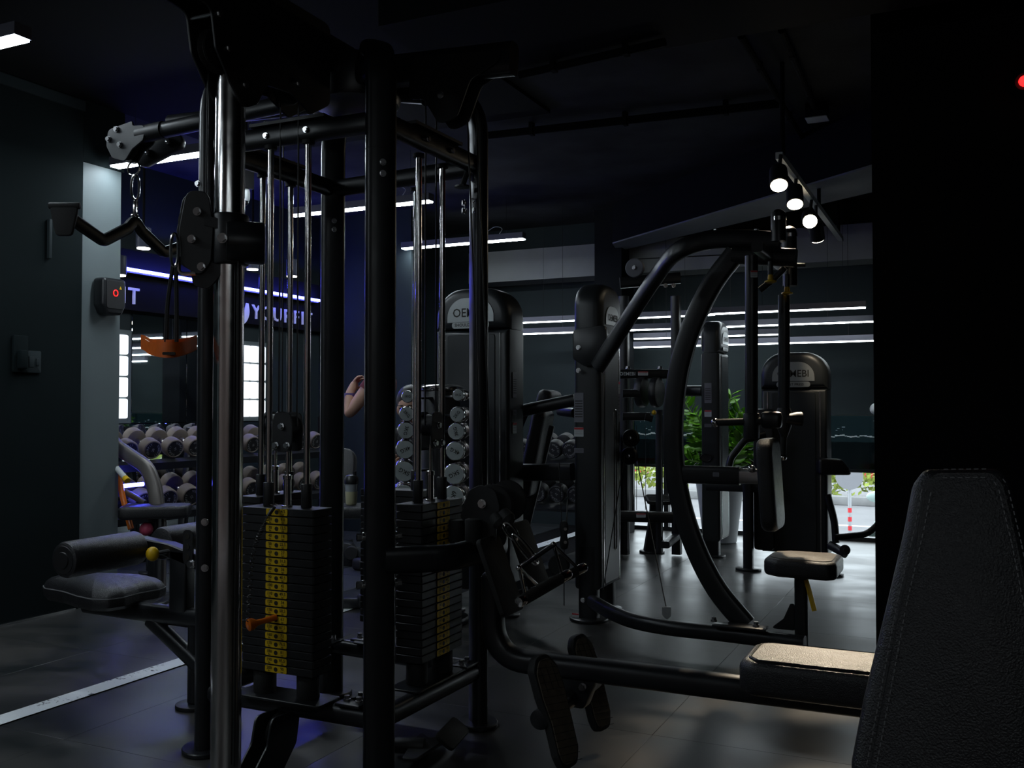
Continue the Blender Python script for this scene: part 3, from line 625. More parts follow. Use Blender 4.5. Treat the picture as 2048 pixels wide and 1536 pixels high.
# low pulley bracket at the column base
prof = roundpoly([(2.50, .19), (2.36, .20), (2.34, .12), (2.27, .05), (2.14, .03), (2.14, .008), (2.40, .008), (2.48, .09)], .03)
for s in (-1, 1): part(tower, 'base_bracket', G().slab(prof, (GX+s*.03, 0, 0), YY, ZZ, .008, .0015, 1), BLK)
part(tower, 'pulley_wheel', G().lathe([(.055, -.014), (.060, -.010), (.05, 0), (.060, .010), (.055, .014)], (GX, 2.44, .13), XX, 28), RUB)
part(tower, 'column_base', G().slab(rrect(.16, .34, .05), (GX, 2.16, .03), XX, YY, .045, .01, 2), BLK)
# carriage
pc = onY(452, 480, CY-.01); cz = pc.z
part(tower, 'carriage_sleeve', G().cyl((GX, CY, cz-.075), (GX, CY, cz+.075), .056, n=28, bev=.006), BLK)
ax = (RT*.96-FH*.28).normalized(); c0 = V((GX, CY, cz-.01))+RT*.0-FH*.03
part(tower, 'carriage_drum', G().cyl(c0+RT*.0, c0+RT*.105+FH*.03, .062, n=30, bev=.006), BLK)
part(tower, 'drum_bolt', bolt(G(), c0-FH*.062+RT*.008, -FH, .012, .014), STEEL)
c1 = V((GX, CY, cz))-RT*.078-FH*.045
pl = roundpoly([(-.034, .14), (.030, .135), (.046, .03), (.040, -.07), (.01, -.115), (-.045, -.08), (-.055, .02)], .035, 5)
part(tower, 'carriage_plate', G().slab(pl, c1, RT, ZZ, .010, .002, 1), BLK2)
part(tower, 'carriage_plate', G().slab([(x*.92, y*.92+.012) for x, y in pl], c1+FH*.055-RT*.030, RT, ZZ, .010, .002, 1), BLK2)
part(tower, 'pulley_wheel', G().lathe([(.048, -.013), (.053, -.010), (.044, 0), (.053, .010), (.048, .013)], c1+FH*.027-RT*.012+ZZ*.05, FH, 28), RUB)
part(tower, 'pulley_wheel', G().lathe([(.040, -.013), (.045, -.010), (.036, 0), (.045, .010), (.040, .013)], c1+FH*.027-RT*.02-ZZ*.045, FH, 28), RUB)
for dx, dz in ((.0, .075), (-.016, -.005)): part(tower, 'bolt', bolt(G(), c1-FH*.006+RT*dx+ZZ*dz, -FH, .010, .012), STEEL)
part(tower, 'swivel_plate', G().slab(roundpoly([(-.06, .04), (.06, .05), (.05, -.0), (.0, -.055), (-.045, -.045)], .02), c1+RT*.03-ZZ*.095+FH*.008, RT, ZZ, .009, .002, 1), BLK)
part(tower, 'swivel_arm', G().slab([(-.03, .02), (.05, .0), (.05, -.03), (-.03, -.01)], c1+RT*.05+ZZ*.045-FH*.004, RT, ZZ, .008), BLK)
part(tower, 'bolt', bolt(G(), c1+RT*.012-ZZ*.085-FH*.002, -FH, .010, .014), STEEL)
part(tower, 'pull_handle', G().wire(fillet([c1-RT*.055-ZZ*.055, c1-RT*.055-ZZ*.105, c1-RT*.005-ZZ*.105], .015), .006, 8), CHR)
part(tower, 'cable', G().cyl((GX-.035, CY-.06, cz+.08), (GX-.035, CY-.055, 2.2), .003, n=6), CAB)
part(tower, 'cable', G().cyl((GX+.05, CY-.02, .12), (GX+.05, CY-.02, cz-.05), .003, n=6), CAB)
# ---- lat station (-X)
e = onY(255, 276, GY)
part(tower, 'lat_boom', G().tube([(GX-.1, GY, 2.285), (e.x+.10, GY, 2.25)], .055, .062, ZZ, 18, 2.4), BLK)
part(tower, 'lat_boom_tube', G().cyl((GX-.30, GY+.12, 2.30), (e.x+.18, GY+.05, 2.30), .030, n=18), BLK)
part(tower, 'lat_boom_collar', G().cyl((e.x+.07, GY, 2.25), (e.x+.20, GY, 2.255), .035, n=20), BLK2)
for s in (-1, 1): part(tower, 'lat_plate', G().slab(roundpoly([(-.075, .035), (.06, .055), (.06, .035), (.13, .03), (.12, -.03), (.06, -.06), (.02, -.105), (-.05, -.085), (-.085, -.03)], .025), (e.x, GY+s*.028, e.z), XX, ZZ, .008, .0015, 1), BLK)
part(tower, 'pulley_wheel', G().lathe([(.062, -.013), (.068, -.010), (.058, 0), (.068, .010), (.062, .013)], (e.x-.005, GY, e.z-.02), YY, 28), RUB)
for dx, dz in ((-.068, -.005), (-.025, .03), (-.005, -.035)): part(tower, 'bolt', bolt(G(), (e.x+dx, GY-.033, e.z+dz), (0, -1, 0), .010, .010), STEEL)
k = atd(320, 300, 4.05)
part(tower, 'rear_pulley_plate', G().slab(rrect(.22, .075, .036, 5), k, (RT*.86+ZZ*.45), (ZZ*.86-RT*.45), .05, .006, 2), BLK)
for t in (-.05, .05): part(tower, 'bolt', bolt(G(), k+(RT*.86+ZZ*.45)*t-FH*.025, -FH*.6+ZZ*.8, .010, .03), STEEL)
# lat seat, rail, thigh rollers
sz = onY(195, 1150, GY).z
sp = [(-.27, .0), (-.255, .055), (-.20, .09), (-.08, .105), (.06, .15), (.16, .17), (.23, .15), (.25, .09), (.235, 0)]; sp = sp+[(x, -y) for x, y in sp[-2:0:-1]]
cs = onY(195, 1180, GY); o = part(tower, 'lat_seat', G().dome(roundpoly(sp, .03, 3), (cs.x, GY, cs.z), XX, YY, .085, .022, 4, .05), LEA, 'black leather saddle seat')
part(o, 'seat_piping', G().ring([V((cs.x, GY, cs.z+.006))+XX*x*.99+YY*y*.99 for x, y in roundpoly(sp, .03, 3)], .0028, 5), THREAD)
rz = onY(300, 1228, GY).z
part(tower, 'seat_rail', G().tube([(cs.x-.06, GY, rz+.012), (GX-.36, GY, rz)], .06, .075, ZZ, 16, 3), BLK)
px_ = onY(364, 1150, GY).x
part(tower, 'thigh_post', G().rbox((px_, GY, rz+.14), (.085, .055, .25), .008), BLK)
part(tower, 'rail_leg', G().tube([(px_+.07, GY, .02), (px_+.07, GY, rz)], .05, .05, YY, 14, 3), BLK)
part(tower, 'leg_foot', G().cyl((px_+.07, GY, 0), (px_+.07, GY, .016), .072, n=28, bev=.003), BLK)
part(tower, 'rail_strut', G().tube([(px_-.16, GY, rz-.02), (px_+.30, GY-.02, .05)], .05, .06, ZZ, 14, 3), BLK)
rx, rcz = onY(225, 1100, GY-.18).x, onY(228, 1102, GY-.16).z
for s, nm in ((-1, 'near'), (1, 'far')):
    a, b = V((rx, GY+s*.06, rcz)), V((rx, GY+s*.40, rcz)); d = (b-a).normalized()
    o = part(tower, 'thigh_roller', G().cyl(a, b, .066, n=36, bev=.014), LEA, 'black padded roller')
    part(o, 'roller_cap', G().lathe([(.052, 0), (.050, .004), (.030, .004), (.028, .008), (.001, .008)], b-d*.002, d, 28), BLK2)
part(tower, 'roller_axle', G().cyl((rx, GY-.07, rcz), (rx, GY+.07, rcz), .014, n=14), BLK)
part(tower, 'roller_arm', G().slab(roundpoly([(-.05, .035), (.12, .02), (.42, -.05), (.42, -.11), (.10, -.03), (-.05, -.03)], .02), (rx, GY, rcz), XX, ZZ, .055, .005, 1), BLK)
part(tower, 'adjust_plate', G().slab(rrect(.05, .13, .02), (px_+.06, GY-.03, rcz+.015), XX, ZZ, .008, .001, 1), BLK2)
for t in (-.04, 0, .04): part(tower, 'adjust_hole', G().cyl((px_+.06, GY-.036, rcz+.015+t), (px_+.06, GY-.034, rcz+.015+t), .011, n=12), INK)
kn = onY(305, 1108, GY-.07); part(tower, 'yellow_knob', G().sph(kn, .026, ax=(RT, ZZ, FH), sc=(1, 1.1, .75)), YEL, 'round yellow adjusting knob'); part(tower, 'knob_stem', G().cyl(kn, kn+V((.05, .06, .01)), .009, n=10), BLK)
part(tower, 'bolt', bolt(G(), onY(384, 1128, GY-.06), (0, -1, 0), .013, .016), STEEL)
for py in (1044, 1136): part(tower, 'bolt', bolt(G(), onY(410, py, 2.49-.05), -FH, .010, .01), STEEL)
# ---- low row station (+X)
AX = onY(975, 1120, GY).x
az = onY(850, 1120, 2.55).z
arm = fillet([V((CORN['A'][0]+.02, CORN['A'][1], az)), V((AX-.02, CORN['A'][1]+.13, az)), V((AX, GY, az)), V((AX-.02, CORN['C'][1]-.12, az)), V((CORN['C'][0]+.02, CORN['C'][1], az))], .12, 6)
part(tower, 'row_arm', G().tube(arm, .05, .082, ZZ, 16, 3.2), BLK)
for py in (1075, 1171):
    q = V((CORN['A'][0], CORN['A'][1], onY(788, py, 2.49).z)); d = V((.707, .707, 0))
    part(tower, 'bolt', bolt(G(), q+d*.046, d, .012, .022), STEEL); part(tower, 'bolt', bolt(G(), q-d*.046, -d, .012, .024), STEEL)
vx = onY(986, 1180, GY).x; rlz = onY(1385, 1365, GY).z
seatx = onY(1500, 1330, GY).x
path = fillet([(vx, GY, onY(986, 1152, GY).z), (vx, GY, rlz), (seatx+.75, GY, rlz)], .20, 10)
part(tower, 'row_rail', G().tube(path, .075, .072, YY if False else V((0, 0, 1)) if False else V((.3, 0, 1)), 20, 2.8), BLK)
part(tower, 'rail_cap', G().sph((vx, GY, onY(986, 1152, GY).z), .037, sc=(1, 1, .5)), BLK2)
part(tower, 'rail_foot_post', G().tube([(seatx+.62, GY, .02), (seatx+.62, GY, rlz)], .06, .06, YY, 14, 3), BLK)
part(tower, 'rail_foot', G().rbox((seatx+.62, GY, .012), (.08, .40, .024), .006), BLK)
stz = onY(1600, 1312, GY).z
o = part(tower, 'row_seat', G().slab(roundpoly([(0, -.10), (.04, -.135), (.60, -.135), (.60, .135), (.04, .135), (0, .10)], .04, 5), (seatx-.012, GY, stz-.048), XX, YY, .096, .024, 4), LEA, 'long black bench seat with worn, glare-lightened top')
part(o, 'seat_top', G().slab(roundpoly([(.03, -.075), (.055, -.105), (.575, -.105), (.575, .105), (.055, .105), (.03, .075)], .025, 4), (seatx-.012, GY, stz+.001), XX, YY, .007, .003, 2), LEA2)
part(o, 'seat_piping', G().ring([V((seatx-.012, GY, stz+.002))+XX*x+YY*y for x, y in roundpoly([(.026, -.078), (.053, -.11), (.58, -.11), (.58, .11), (.053, .11), (.026, .078)], .025, 4)], .003, 5), LEA)
# pulley bracket of the row station
pb = onY(966, 1012, GY-.07)
pl = roundpoly([(-.085, -.045), (-.05, .05), (-.01, .068), (.045, .055), (.062, .0), (.05, -.06), (.045, -.14), (-.04, -.14), (-.05, -.055)], .03, 4)
for s in (0, .075): part(tower, 'row_plate', G().slab(pl, (pb.x, pb.y+s, pb.z), XX, ZZ, .008, .0015, 1), BLK2)
part(tower, 'pulley_wheel', G().lathe([(.062, -.014), (.068, -.010), (.056, 0), (.068, .010), (.062, .014)], (pb.x+.02, pb.y+.04, pb.z), YY, 30), RUB)
part(tower, 'pulley_wheel', G().lathe([(.062, -.010), (.068, -.006), (.060, 0), (.068, .006), (.062, .010)], (pb.x+.04, pb.y+.10, pb.z+.01), YY, 30), RUB)
for dx, dz in ((0, .008), (-.047, -.055)): part(tower, 'bolt', bolt(G(), (pb.x+dx, pb.y-.005, pb.z+dz), (0, -1, 0), .012, .012), STEEL)
q = onY(946, 1060, GY-.10); part(tower, 'bumper', G().cyl(q-ZZ*.045, q+ZZ*.035, .026, n=22, bev=.004), RUB); q = onY(915, 1060, GY-.02); part(tower, 'bumper', G().cyl(q-ZZ*.04, q+ZZ*.035, .03, n=22, bev=.004), RUB)
# foot plates either side
for s, px, py in ((-1, 1000, 1150), (1, 1058, 1112)):
    c = onY(px, py, GY+s*.10); v = V((-.36, 0, .93)).normalized()
    part(tower, 'foot_board', G().slab(rrect(.145, .25 if s < 0 else .24, .018), c, YY, v, .018, .004, 2), RUB)
# swivelling foot pedals
for s, Yp, px, py, sc_ in ((-1, 2.62, 1106, 1422, 1.0), (1, 3.06, 1178, 1364, .98)):
    c = onY(px, py, Yp); v = V((-.27, 0, .96)).normalized(); u = V((.34, .94, 0)).normalized(); u = (u-v*u.dot(v)).normalized(); n = u.cross(v)
    ol = [(-.030, -.165), (.035, -.165), (.055, -.12), (.058, -.03), (.060, .06), (.05, .125), (.02, .165), (-.03, .165), (-.052, .13), (-.05, .05), (-.038, -.03), (-.040, -.12)]
    ol = [(x*sc_, y*sc_) for x, y in ol]
    o = part(tower, 'foot_pedal', G().slab(roundpoly(ol, .03, 4), c, u, v, .032, .007, 2), RUB, 'shoe-shaped foot pedal with ribbed tread')
    tp = roundpoly([(x*.86, y*.92) for x, y in ol], .025, 4); part(o, 'tread_pad', G().slab(tp, c+n*.017, u, v, .004, .001, 1), TREAD)
    gl = G()
    for k in range(-7, 8):
        yy = k*.021; gl.tube([c+n*.0195+u*(-.042)+v*(yy+.008), c+n*.0195+u*.048+v*(yy-.008)], .0022, .0012, n, 4)
    if True:
        for k in (-.02, .005, .03): gl.tube([c+n*.0195+u*k+v*(.06), c+n*.0195+u*(k-.008)+v*.135], .0022, .0012, n, 4)
    part(o, 'tread_grooves', gl, RUB)
ca = onY(1078, 1440, 2.58); cb = V((ca.x, 3.04, ca.z+.02))
part(tower, 'pedal_axle', G().cyl(ca, V((ca.x, cb.y, ca.z)), .030, n=20, bev=.003), BLK)
part(tower, 'pedal_bracket', G().slab(roundpoly([(-.06, .12), (.09, .12), (.03, -.03), (-.03, -.03)], .02), (ca.x+.02, GY, ca.z), XX, ZZ, .05, .006, 2), BLK)
part(tower, 'bolt', bolt(G(), (ca.x+.05, GY-.03, rlz-.045), (0, -1, 0), .010, .02), STEEL)
# row boom (+X)
e = onY(1028, 135, GY)
part(tower, 'row_boom', G().tube([(GX+.1, GY, 2.33), (e.x, GY, 2.30)], .07, .11, ZZ, 16, 4), BLK)
for s in (-1, 1): part(tower, 'row_boom_plate', G().slab(roundpoly([(-.35, .05), (.0, .02), (-.02, -.02), (-.12, -.06), (-.17, -.18), (-.24, -.20), (-.30, -.10), (-.36, -.10)], .04), (e.x-.02, GY+s*.04, 2.30), XX, ZZ, .008, .0015, 1), BLK2)
part(tower, 'bolt', bolt(G(), (e.x-.25, GY-.045, 2.20), (0, -1, 0), .010, .01), STEEL)
part(tower, 'cable', G().cyl((e.x-.14, GY, 2.15), (pb.x+.01, pb.y+.04, pb.z+.06), .003, n=6), CAB)
part(tower, 'cable', G().cyl((e.x-.19, GY+.03, 2.15), (pb.x-.05, pb.y+.09, pb.z+.05), .003, n=6), CAB)
# hooks and spring holder on the rear right post
q = onY(925, 372, 3.05); part(tower, 'rod_hook', merge(G().cyl(q-ZZ*.006, q+ZZ*.0, .03, n=18), G().cyl(q, q+ZZ*.06+RT*.02, .010, n=10)), BLK)
for py in (405, 420): part(tower, 'bolt', bolt(G(), V((CORN['C'][0]-.035, CORN['C'][1]-.035, onY(938, py, 3.08).z)), V((-.7, -.7, 0)), .010, .014), STEEL)
# ================================================================== things hanging on the tower
def oval_path(c, u, v, a, b, n=18): return [V(c)+V(u)*(a*math.cos(2*PI*k/n))+V(v)*(b*math.copysign(abs(math.sin(2*PI*k/n))**.8, math.sin(2*PI*k/n))) for k in range(n)]
hb_ = onY(270, 437, GY); ex = hb_.x
root = thing('snap_hook_chain', onY(270, 400, GY), 'two linked steel snap hooks holding the pulldown bar', 'snap hook')
t0 = onY(262, 340, GY); 
part(root, 'top_loop', G().ring(oval_path(V((ex-.01, GY, t0.z+.005)), XX, ZZ, .032, .028, 20), .004), CHR)
part(root, 'snap_link', G().ring(oval_path(V((ex, GY, onY(270, 375, GY).z)), (XX+YY*.5).normalized(), ZZ, .016, .050, 20), .0055), CHR)
part(root, 'snap_link', G().ring(oval_path(V((ex+.003, GY, onY(271, 417, GY).z)), (XX*.4-YY).normalized(), ZZ, .013, .036, 20), .005), CHR)
root = thing('pulldown_bar', hb_, 'black bent pulldown bar with flat paddle grips hanging from hooks', 'pulldown bar')
def lb(dy, py_z): return V((ex, GY+dy, py_z))
zc = hb_.z
pts = [(-.30, zc-.055), (-.255, zc-.075), (-.155, zc-.115), (-.035, zc-.045), (0, zc-.005), (.035, zc-.045), (.155, zc-.115), (.255, zc-.075), (.30, zc-.055)]
part(root, 'bar', G().tube(fillet([lb(a, b) for a, b in pts], .03, 4), .030, .048, ZZ, 14, 3), BLK)
part(root, 'eyelet', G().ring(oval_path(lb(0, zc+.004), YY, ZZ, .014, .014), .006), CHR)
for s in (-1, 1):
    c = lb(s*.335, zc-.07)
    part(root, 'paddle_grip', G().slab(roundpoly([(-.055, .058), (.055, .058), (.03, -.055), (-.03, -.055)], .018), c+RT*0, (XX*.85+YY*.5*s).normalized() if False else (RT), ZZ, .020, .006, 2), RUB)
    part(root, 'grip_roll', G().cyl(c+ZZ*.058-RT*.058, c+ZZ*.058+RT*.058, .013, n=14, bev=.004), RUB)
# strap handle in orange with black ropes
rp = c1-RT*.072-FH*.02; top = V((rp.x, rp.y, onY(350, 470, CY).z)); 
root = thing('orange_strap_handle', onY(338, 690, 2.16), 'curved orange strap handle on black ropes', 'strap handle')
part(root, 'snap_hook', G().ring(oval_path(atd(349, 500, 2.78), RT, ZZ, .011, .048, 20), .0045), CHR)
D_ = 2.80
for a, b in ((345, 331), (347, 334), (350, 352), (353, 354)): part(root, 'rope', G().wire(spline([atd(a, 528, D_), atd((a+b)/2-4 if b < 340 else (a+b)/2+1, 610, D_), atd(b, 684, D_)], 6), .0045, 8), RUB)
def strapband(zoff, dep, lab):
    rings = []
    for k in range(15):
        t = k/14; px = 283+110*t; py = 684+13*math.sin(PI*min(1, t*.95+.05))**.8+(-4 if t < .1 else 0)+zoff; Dd = D_+dep-.09*math.sin(PI*t); c = atd(px, py, Dd); hh = .021*(.75+.25*math.sin(PI*t)); q = FH*.006
        rings.append([c-q-ZZ*hh, c-q+ZZ*hh, c+q+ZZ*hh, c+q-ZZ*hh])
    part(root, 'strap', G().loft(rings), ORG, lab)
strapband(4, .02, 'front orange strap'); strapband(-3, .09, 'rear orange strap')
c = atd(338, 707, D_-.085); part(root, 'maker_mark', G().slab(rrect(.036, .008, .003), c, RT, ZZ, .006), INK)
# selector pin with coiled cord
sx0 = onY(540, 1236, 2.42-.004)
root = thing('selector_pin', V((GX, 2.40, sx0.z)), 'orange selector pin on a coiled black cord in the weight stack', 'selector pin')
hp = V((GX, 2.418, sx0.z+.004)); e2 = hp-YY*.085-XX*.04-ZZ*.012; dd = (e2-hp).normalized()
part(root, 'pin_handle', G().lathe([(.009, 0), (.010, .02), (.0085, .045), (.010, .065), (.019, .080), (.019, .092), (.012, .096)], hp, dd, 20), ORG2)
top = V((GX, 2.405, .318+N*PT+.004)); ctrl = [top, top-YY*.03-ZZ*.03, e2+ZZ*.22+XX*.02, e2+ZZ*.012]; ba = spline(ctrl, 14); cp = []
nn_ = 420
for k in range(nn_+1):
    t = k/nn_*(len(ba)-1); i = min(int(t), len(ba)-2); p = ba[i].lerp(ba[i+1], t-i); a = k/nn_*2*PI*46; cp.append(p+V((math.cos(a)*.0062, math.sin(a)*.0062, 0)))
part(root, 'coiled_cord', G().wire(cp, .0014, 4), CAB); part(root, 'cord_clip', G().ring(oval_path(top+ZZ*.008, XX, YY, .011, .009, 12), .0016), CHR)
# row handle in chrome
root = thing('row_handle', atd(1095, 1150, 2.9), 'chrome close-grip row handle hanging before the foot boards', 'row handle')
A1, A2 = atd(1038, 1136, 2.78), atd(1107, 1089, 2.93); B1, B2 = atd(1050, 1192, 2.72), atd(1124, 1150, 2.86); C1, C2 = atd(1078, 1173, 2.92), atd(1155, 1136, 3.05)
part(root, 'top_bar', G().tube([A1, A2], .022, .008, ZZ, 10, 4), CHR)
part(root, 'spine_plate', G().tube([atd(1068, 1108, 2.86), atd(1070, 1122, 2.86)], .018, .018, YY, 10), CHR)
for a, b in ((A1, B1), (A1, C1), (A2, B2), (A2, C2)): part(root, 'strut', G().cyl(a, b, .0052, n=10), CHR)
for p in (A1, A2): part(root, 'joint', G().sph(p, .009), CHR)
for a, b in ((B1, B2), (C1, C2)):
    d = (b-a).normalized(); a2, b2 = a-d*.03-ZZ*.008, b+d*.035-ZZ*.008
    part(root, 'grip', G().cyl(a2+d*.025, b2-d*.045, .0165, n=18), RUB); part(root, 'grip_end', G().cyl(b2-d*.045, b2, .0155, n=18, bev=.003), CHR); part(root, 'grip_end', G().cyl(a2, a2+d*.025, .0155, n=18, bev=.003), CHR)
root = thing('cable_snap_hook', atd(1030, 1075, 2.9), 'steel snap hook joining the low cable to the row handle', 'snap hook')
d = (atd(1068, 1122, 2.87)-atd(1012, 1052, 2.95)); L_ = d.length; d.normalize(); s = d.cross(FH).normalized()
part(root, 'hook_body', G().ring(oval_path(atd(1050, 1098, 2.88), s, d, .011, .062, 20), .005), CHR)
part(root, 'shackle', G().ring(oval_path(atd(1021, 1062, 2.93), s, d, .014, .034, 20), .0048), CHR)
for px, py in ((995, 1040), (1012, 1033)): q = atd(px, py, 2.97); part(root, 'stopper', G().lathe([(.012, -.022), (.020, -.018), (.024, .012), (.016, .026)], q, d, 18), RUB)
# attachment lying on the floor behind the tower post
root = thing('floor_attachment', onZ(860, 1500, 0), 'black forked cable attachment lying on the floor behind the near post', 'cable attachment')
q0 = onZ(880, 1497, .02); u = (onZ(925, 1450, .02)-onZ(880, 1500, .02)).normalized(); v2 = ZZ.cross(u)
part(root, 'paddle', G().slab(rrect(.20, .075, .02), onZ(905, 1467, .06)+ZZ*.0, u, (v2*.8+ZZ*.6).normalized(), .014, .004, 2), RUB)
part(root, 'fork', G().slab(roundpoly([(-.14, -.02), (.02, -.05), (.11, -.04), (.05, 0), (.11, .05), (.02, .05), (-.14, .03)], .015), onZ(850, 1490, .03), u, v2, .012, .003, 1), BLK2)
part(root, 'bar', G().cyl(onZ(790, 1490, .035), onZ(850, 1492, .035), .026, n=18, bev=.004), BLK2)
part(root, 'bolt', bolt(G(), onZ(888, 1489, .038), ZZ, .010, .012), STEEL)
# ================================================================== SELECTORIZED MACHINES
def arch(w, z0, z1, r, n=8):
    o = [(-w/2, z0), (w/2, z0)]
    for k in range(n+1): a = PI/2*k/n; o.append((w/2-r+r*math.cos(a), z1-r+r*math.sin(a)))
    for k in range(n+1): a = PI/2+PI/2*k/n; o.append((-w/2+r+r*math.cos(a), z1-r+r*math.sin(a)))
    return o
def housing(root, c, u, n, w, dep, z0, z1, zc, name, mirror_side=None):
    """upright weight shroud: c = floor point under the middle of its front face, u = right along the face, n = face normal"""
    c, u, n = V(c), V(u).normalized(), V(n).normalized(); mid = c-n*dep/2
    part(root, 'shroud', G().slab([(x, z) for x, z in [(-w/2, z0), (w/2, z0), (w/2, zc), (-w/2, zc)]], mid, u, ZZ, dep, .028, 4), SHR)
    part(root, 'shroud_cap', G().slab(arch(w+.010, zc+.002, z1, w*.36), mid, u, ZZ, dep+.012, .05, 5), SHR)
    part(root, 'front_panel', G().slab(rrect(w*.66, zc-z0-.05, .015), c+n*.001+ZZ*(z0+zc)/2, u, ZZ, .008, .003, 1), SHR)
    f = c+n*.008
    lw, lh = w*.64, w*.30; zl = zc+(z1-zc)*.47
    part(root, 'logo_plate', G().slab(arch(lw, -lh/2, lh/2, lh*.8), f+ZZ*zl, u, ZZ, .006, .001, 1), LOGO, 'silver arched logo plate')
    t = text_geo('OEMEBI', lw*.235, .0042, c=f+ZZ*(zl-lh*.12), u=u, v=ZZ, sx=.95); part(root, 'logo_lettering', t, INK)
    zp = zc+(z1-zc)*.12
    part(root, 'name_plate', G().slab(rrect(lw*.80, w*.085, w*.04, 4), f+ZZ*zp, u, ZZ, .006, .001, 1), LOGO)
    part(root, 'name_lettering', text_geo(name, w*.055, .0042, c=f+ZZ*zp, u=u, v=ZZ), INK)
    for s in (-1, 1): part(root, 'edge_strip', G().box(c+u*s*(w/2-.048)+n*.001+ZZ*(z0+zc)/2, (.008, .006, zc-z0-.04), (u, n, ZZ)), CHR)
def sticker(root, p, u, w, h, kind=0):
    n = V(u).cross(ZZ); part(root, 'sticker', G().slab(rrect(w, h, .002, 1), V(p)+n*.001, u, ZZ, .0015), SHEET if kind == 0 else WHT)
    if kind == 1: part(root, 'sticker_band', G().box(V(p)+n*.0022+ZZ*h*.38, (w*.98, .001, h*.2), (V(u), n, ZZ)), RED)
    gl = G()
    for k in range(7 if h > .1 else 3): gl.box(V(p)+n*.0022+ZZ*(h*(.22-.62*k/(7 if h > .1 else 3))), (w*.78, .001, h*.03), (V(u), n, ZZ))
    part(root, 'print_lines', gl, INK)['kind'] = 'stuff'
SHEET = mat('grey_instruction_sheet', (.20, .20, .24), .5)
def foot(root, p, r=.085): part(root, 'foot', G().cyl(V((p[0], p[1], 0)), V((p[0], p[1], .016)), r, n=28, bev=.003), BLK)
# ---- fly machine
f0 = onZ(1156, 1250, 0); FX0 = onY(1147, 900, 4.87).x; FX1 = onY(1201, 900, 4.87).x; FY0 = 4.87; FY1 = onX(1243, 900, FX1).y
YF = 4.50
fly = thing('fly_machine', (-1.2, YF, 0), 'fly machine with tall shroud, bowed black column and hanging arms', 'gym machine')
fw = FY1-FY0; fd = FX1-FX0
housing(fly, (FX1, (FY0+FY1)/2, 0), YY, XX, fw, fd, .17, 1.83, 1.50, 'PEC FLY')
for zz, hh, kd in ((onY(1158, 815, FY0).z, .16, 0), (onY(1158, 864, FY0).z, .05, 1), (onY(1158, 901, FY0).z, .026, 0)): sticker(fly, (onY(1158, 815, FY0).x, FY0-.001, zz), XX, .055, hh, kd)
sticker(fly, (FX1+.001, FY1-.06, onX(1232, 805, FX1).z), YY, .05, .22, 0); sticker(fly, (FX1+.002, FY1-.06, onX(1232, 775, FX1).z), YY, .048, .07, 1)
part(fly, 'tower_leg', G().tube([((FX0+FX1)/2, FY0+.03, .01), ((FX0+FX1)/2, FY0+.03, .40)], .11, .07, YY, 16, 4), BLK); foot(fly, ((FX0+FX1)/2, FY0+.03), .105)
part(fly, 'tower_leg', G().tube([((FX0+FX1)/2, FY1-.03, .01), ((FX0+FX1)/2, FY1-.03, .40)], .09, .06, YY, 16, 4), BLK); foot(fly, ((FX0+FX1)/2, FY1-.03), .085)
sticker(fly, onY(1151, 1233, FY0-.006), XX, .04, .035, 1)
part(fly, 'bolt', bolt(G(), onY(1166, 1200, FY0-.004), (0, -1, 0), .011, .01), STEEL)
part(fly, 'slot_trim', G().ring([V((FX1+.006, (FY0+FY1)/2+.05+.018*math.cos(t*PI/12)*1.0, 0))+ZZ*(.75+(.37 if math.sin(t*PI/12) > 0 else -.37)+.018*math.sin(t*PI/12)) for t in range(24)], .004, 6), CHR)
part(fly, 'bracket_plate', G().slab(roundpoly([(-.09, .08), (.10, .10), (.11, -.11), (-.02, -.12), (-.09, -.08)], .03), onY(1178, 688, FY0-.015), XX, ZZ, .03, .004, 2), BLK)
for py in (695, 741): part(fly, 'bolt', bolt(G(), onY(1157, py, FY0-.03), (0, -1, 0), .011, .01), STEEL)
def yp(px, py, Y=YF): return onY(px, py, Y)
up = spline([yp(1195, 735, 4.84), yp(1255, 640, 4.76), yp(1318, 545, 4.62), yp(1355, 503), yp(1410, 482), yp(1480, 478), yp(1560, 483)], 7)
part(fly, 'upper_arm', G().tube(up, .062, .088, V((.2, 0, 1)), 18, 3), BLK)
for px in (1432, 1513): part(fly, 'bolt', bolt(G(), yp(px, 467), ZZ, .012, .02), STEEL)
cp_ = spline([yp(1472, 505), yp(1425, 568), yp(1385, 650), yp(1358, 740), yp(1347, 830), yp(1348, 920), yp(1363, 1010), yp(1393, 1100), yp(1435, 1180), yp(1492, 1250)], 6)
part(fly, 'bowed_column', G().tube(cp_, .062, .098, V((1, 0, .15)), 18, 3.4), BLK)
p = yp(1270, 536, 4.70); part(fly, 'guide_pulley', G().lathe([(.045, -.013), (.049, -.01), (.043, 0), (.049, .01), (.045, .013)], p, YY, 26), SHEET); part(fly, 'bolt', bolt(G(), p-YY*.013, (0, -1, 0), .009, .012), STEEL)
part(fly, 'cable', G().cyl(p+ZZ*.046, yp(1555, 505), .003, n=6), CAB)
for px, py, m_ in ((1262, 876, BLK2), (1259, 912, BLK)):
    p = onX(px, py, FX1+.05); part(fly, 'guide_pulley', G().lathe([(.046, -.013), (.050, -.01), (.043, 0), (.050, .01), (.046, .013)], p, (FH+XX*.6), 26), m_); part(fly, 'bolt', bolt(G(), p-(FH+XX*.6).normalized()*.013, -(FH+XX*.6), .009, .012), STEEL); part(fly, 'pulley_bracket', G().cyl(p+(FH+XX*.6).normalized()*.01, V((FX1, p.y+.02, p.z)), .012, n=10), BLK)
cl = yp(1333, 1226, YF+.05)
part(fly, 'cable', G().cyl(onX(1272, 912, FX1+.05), cl+ZZ*.02, .0032, n=6), CAB)
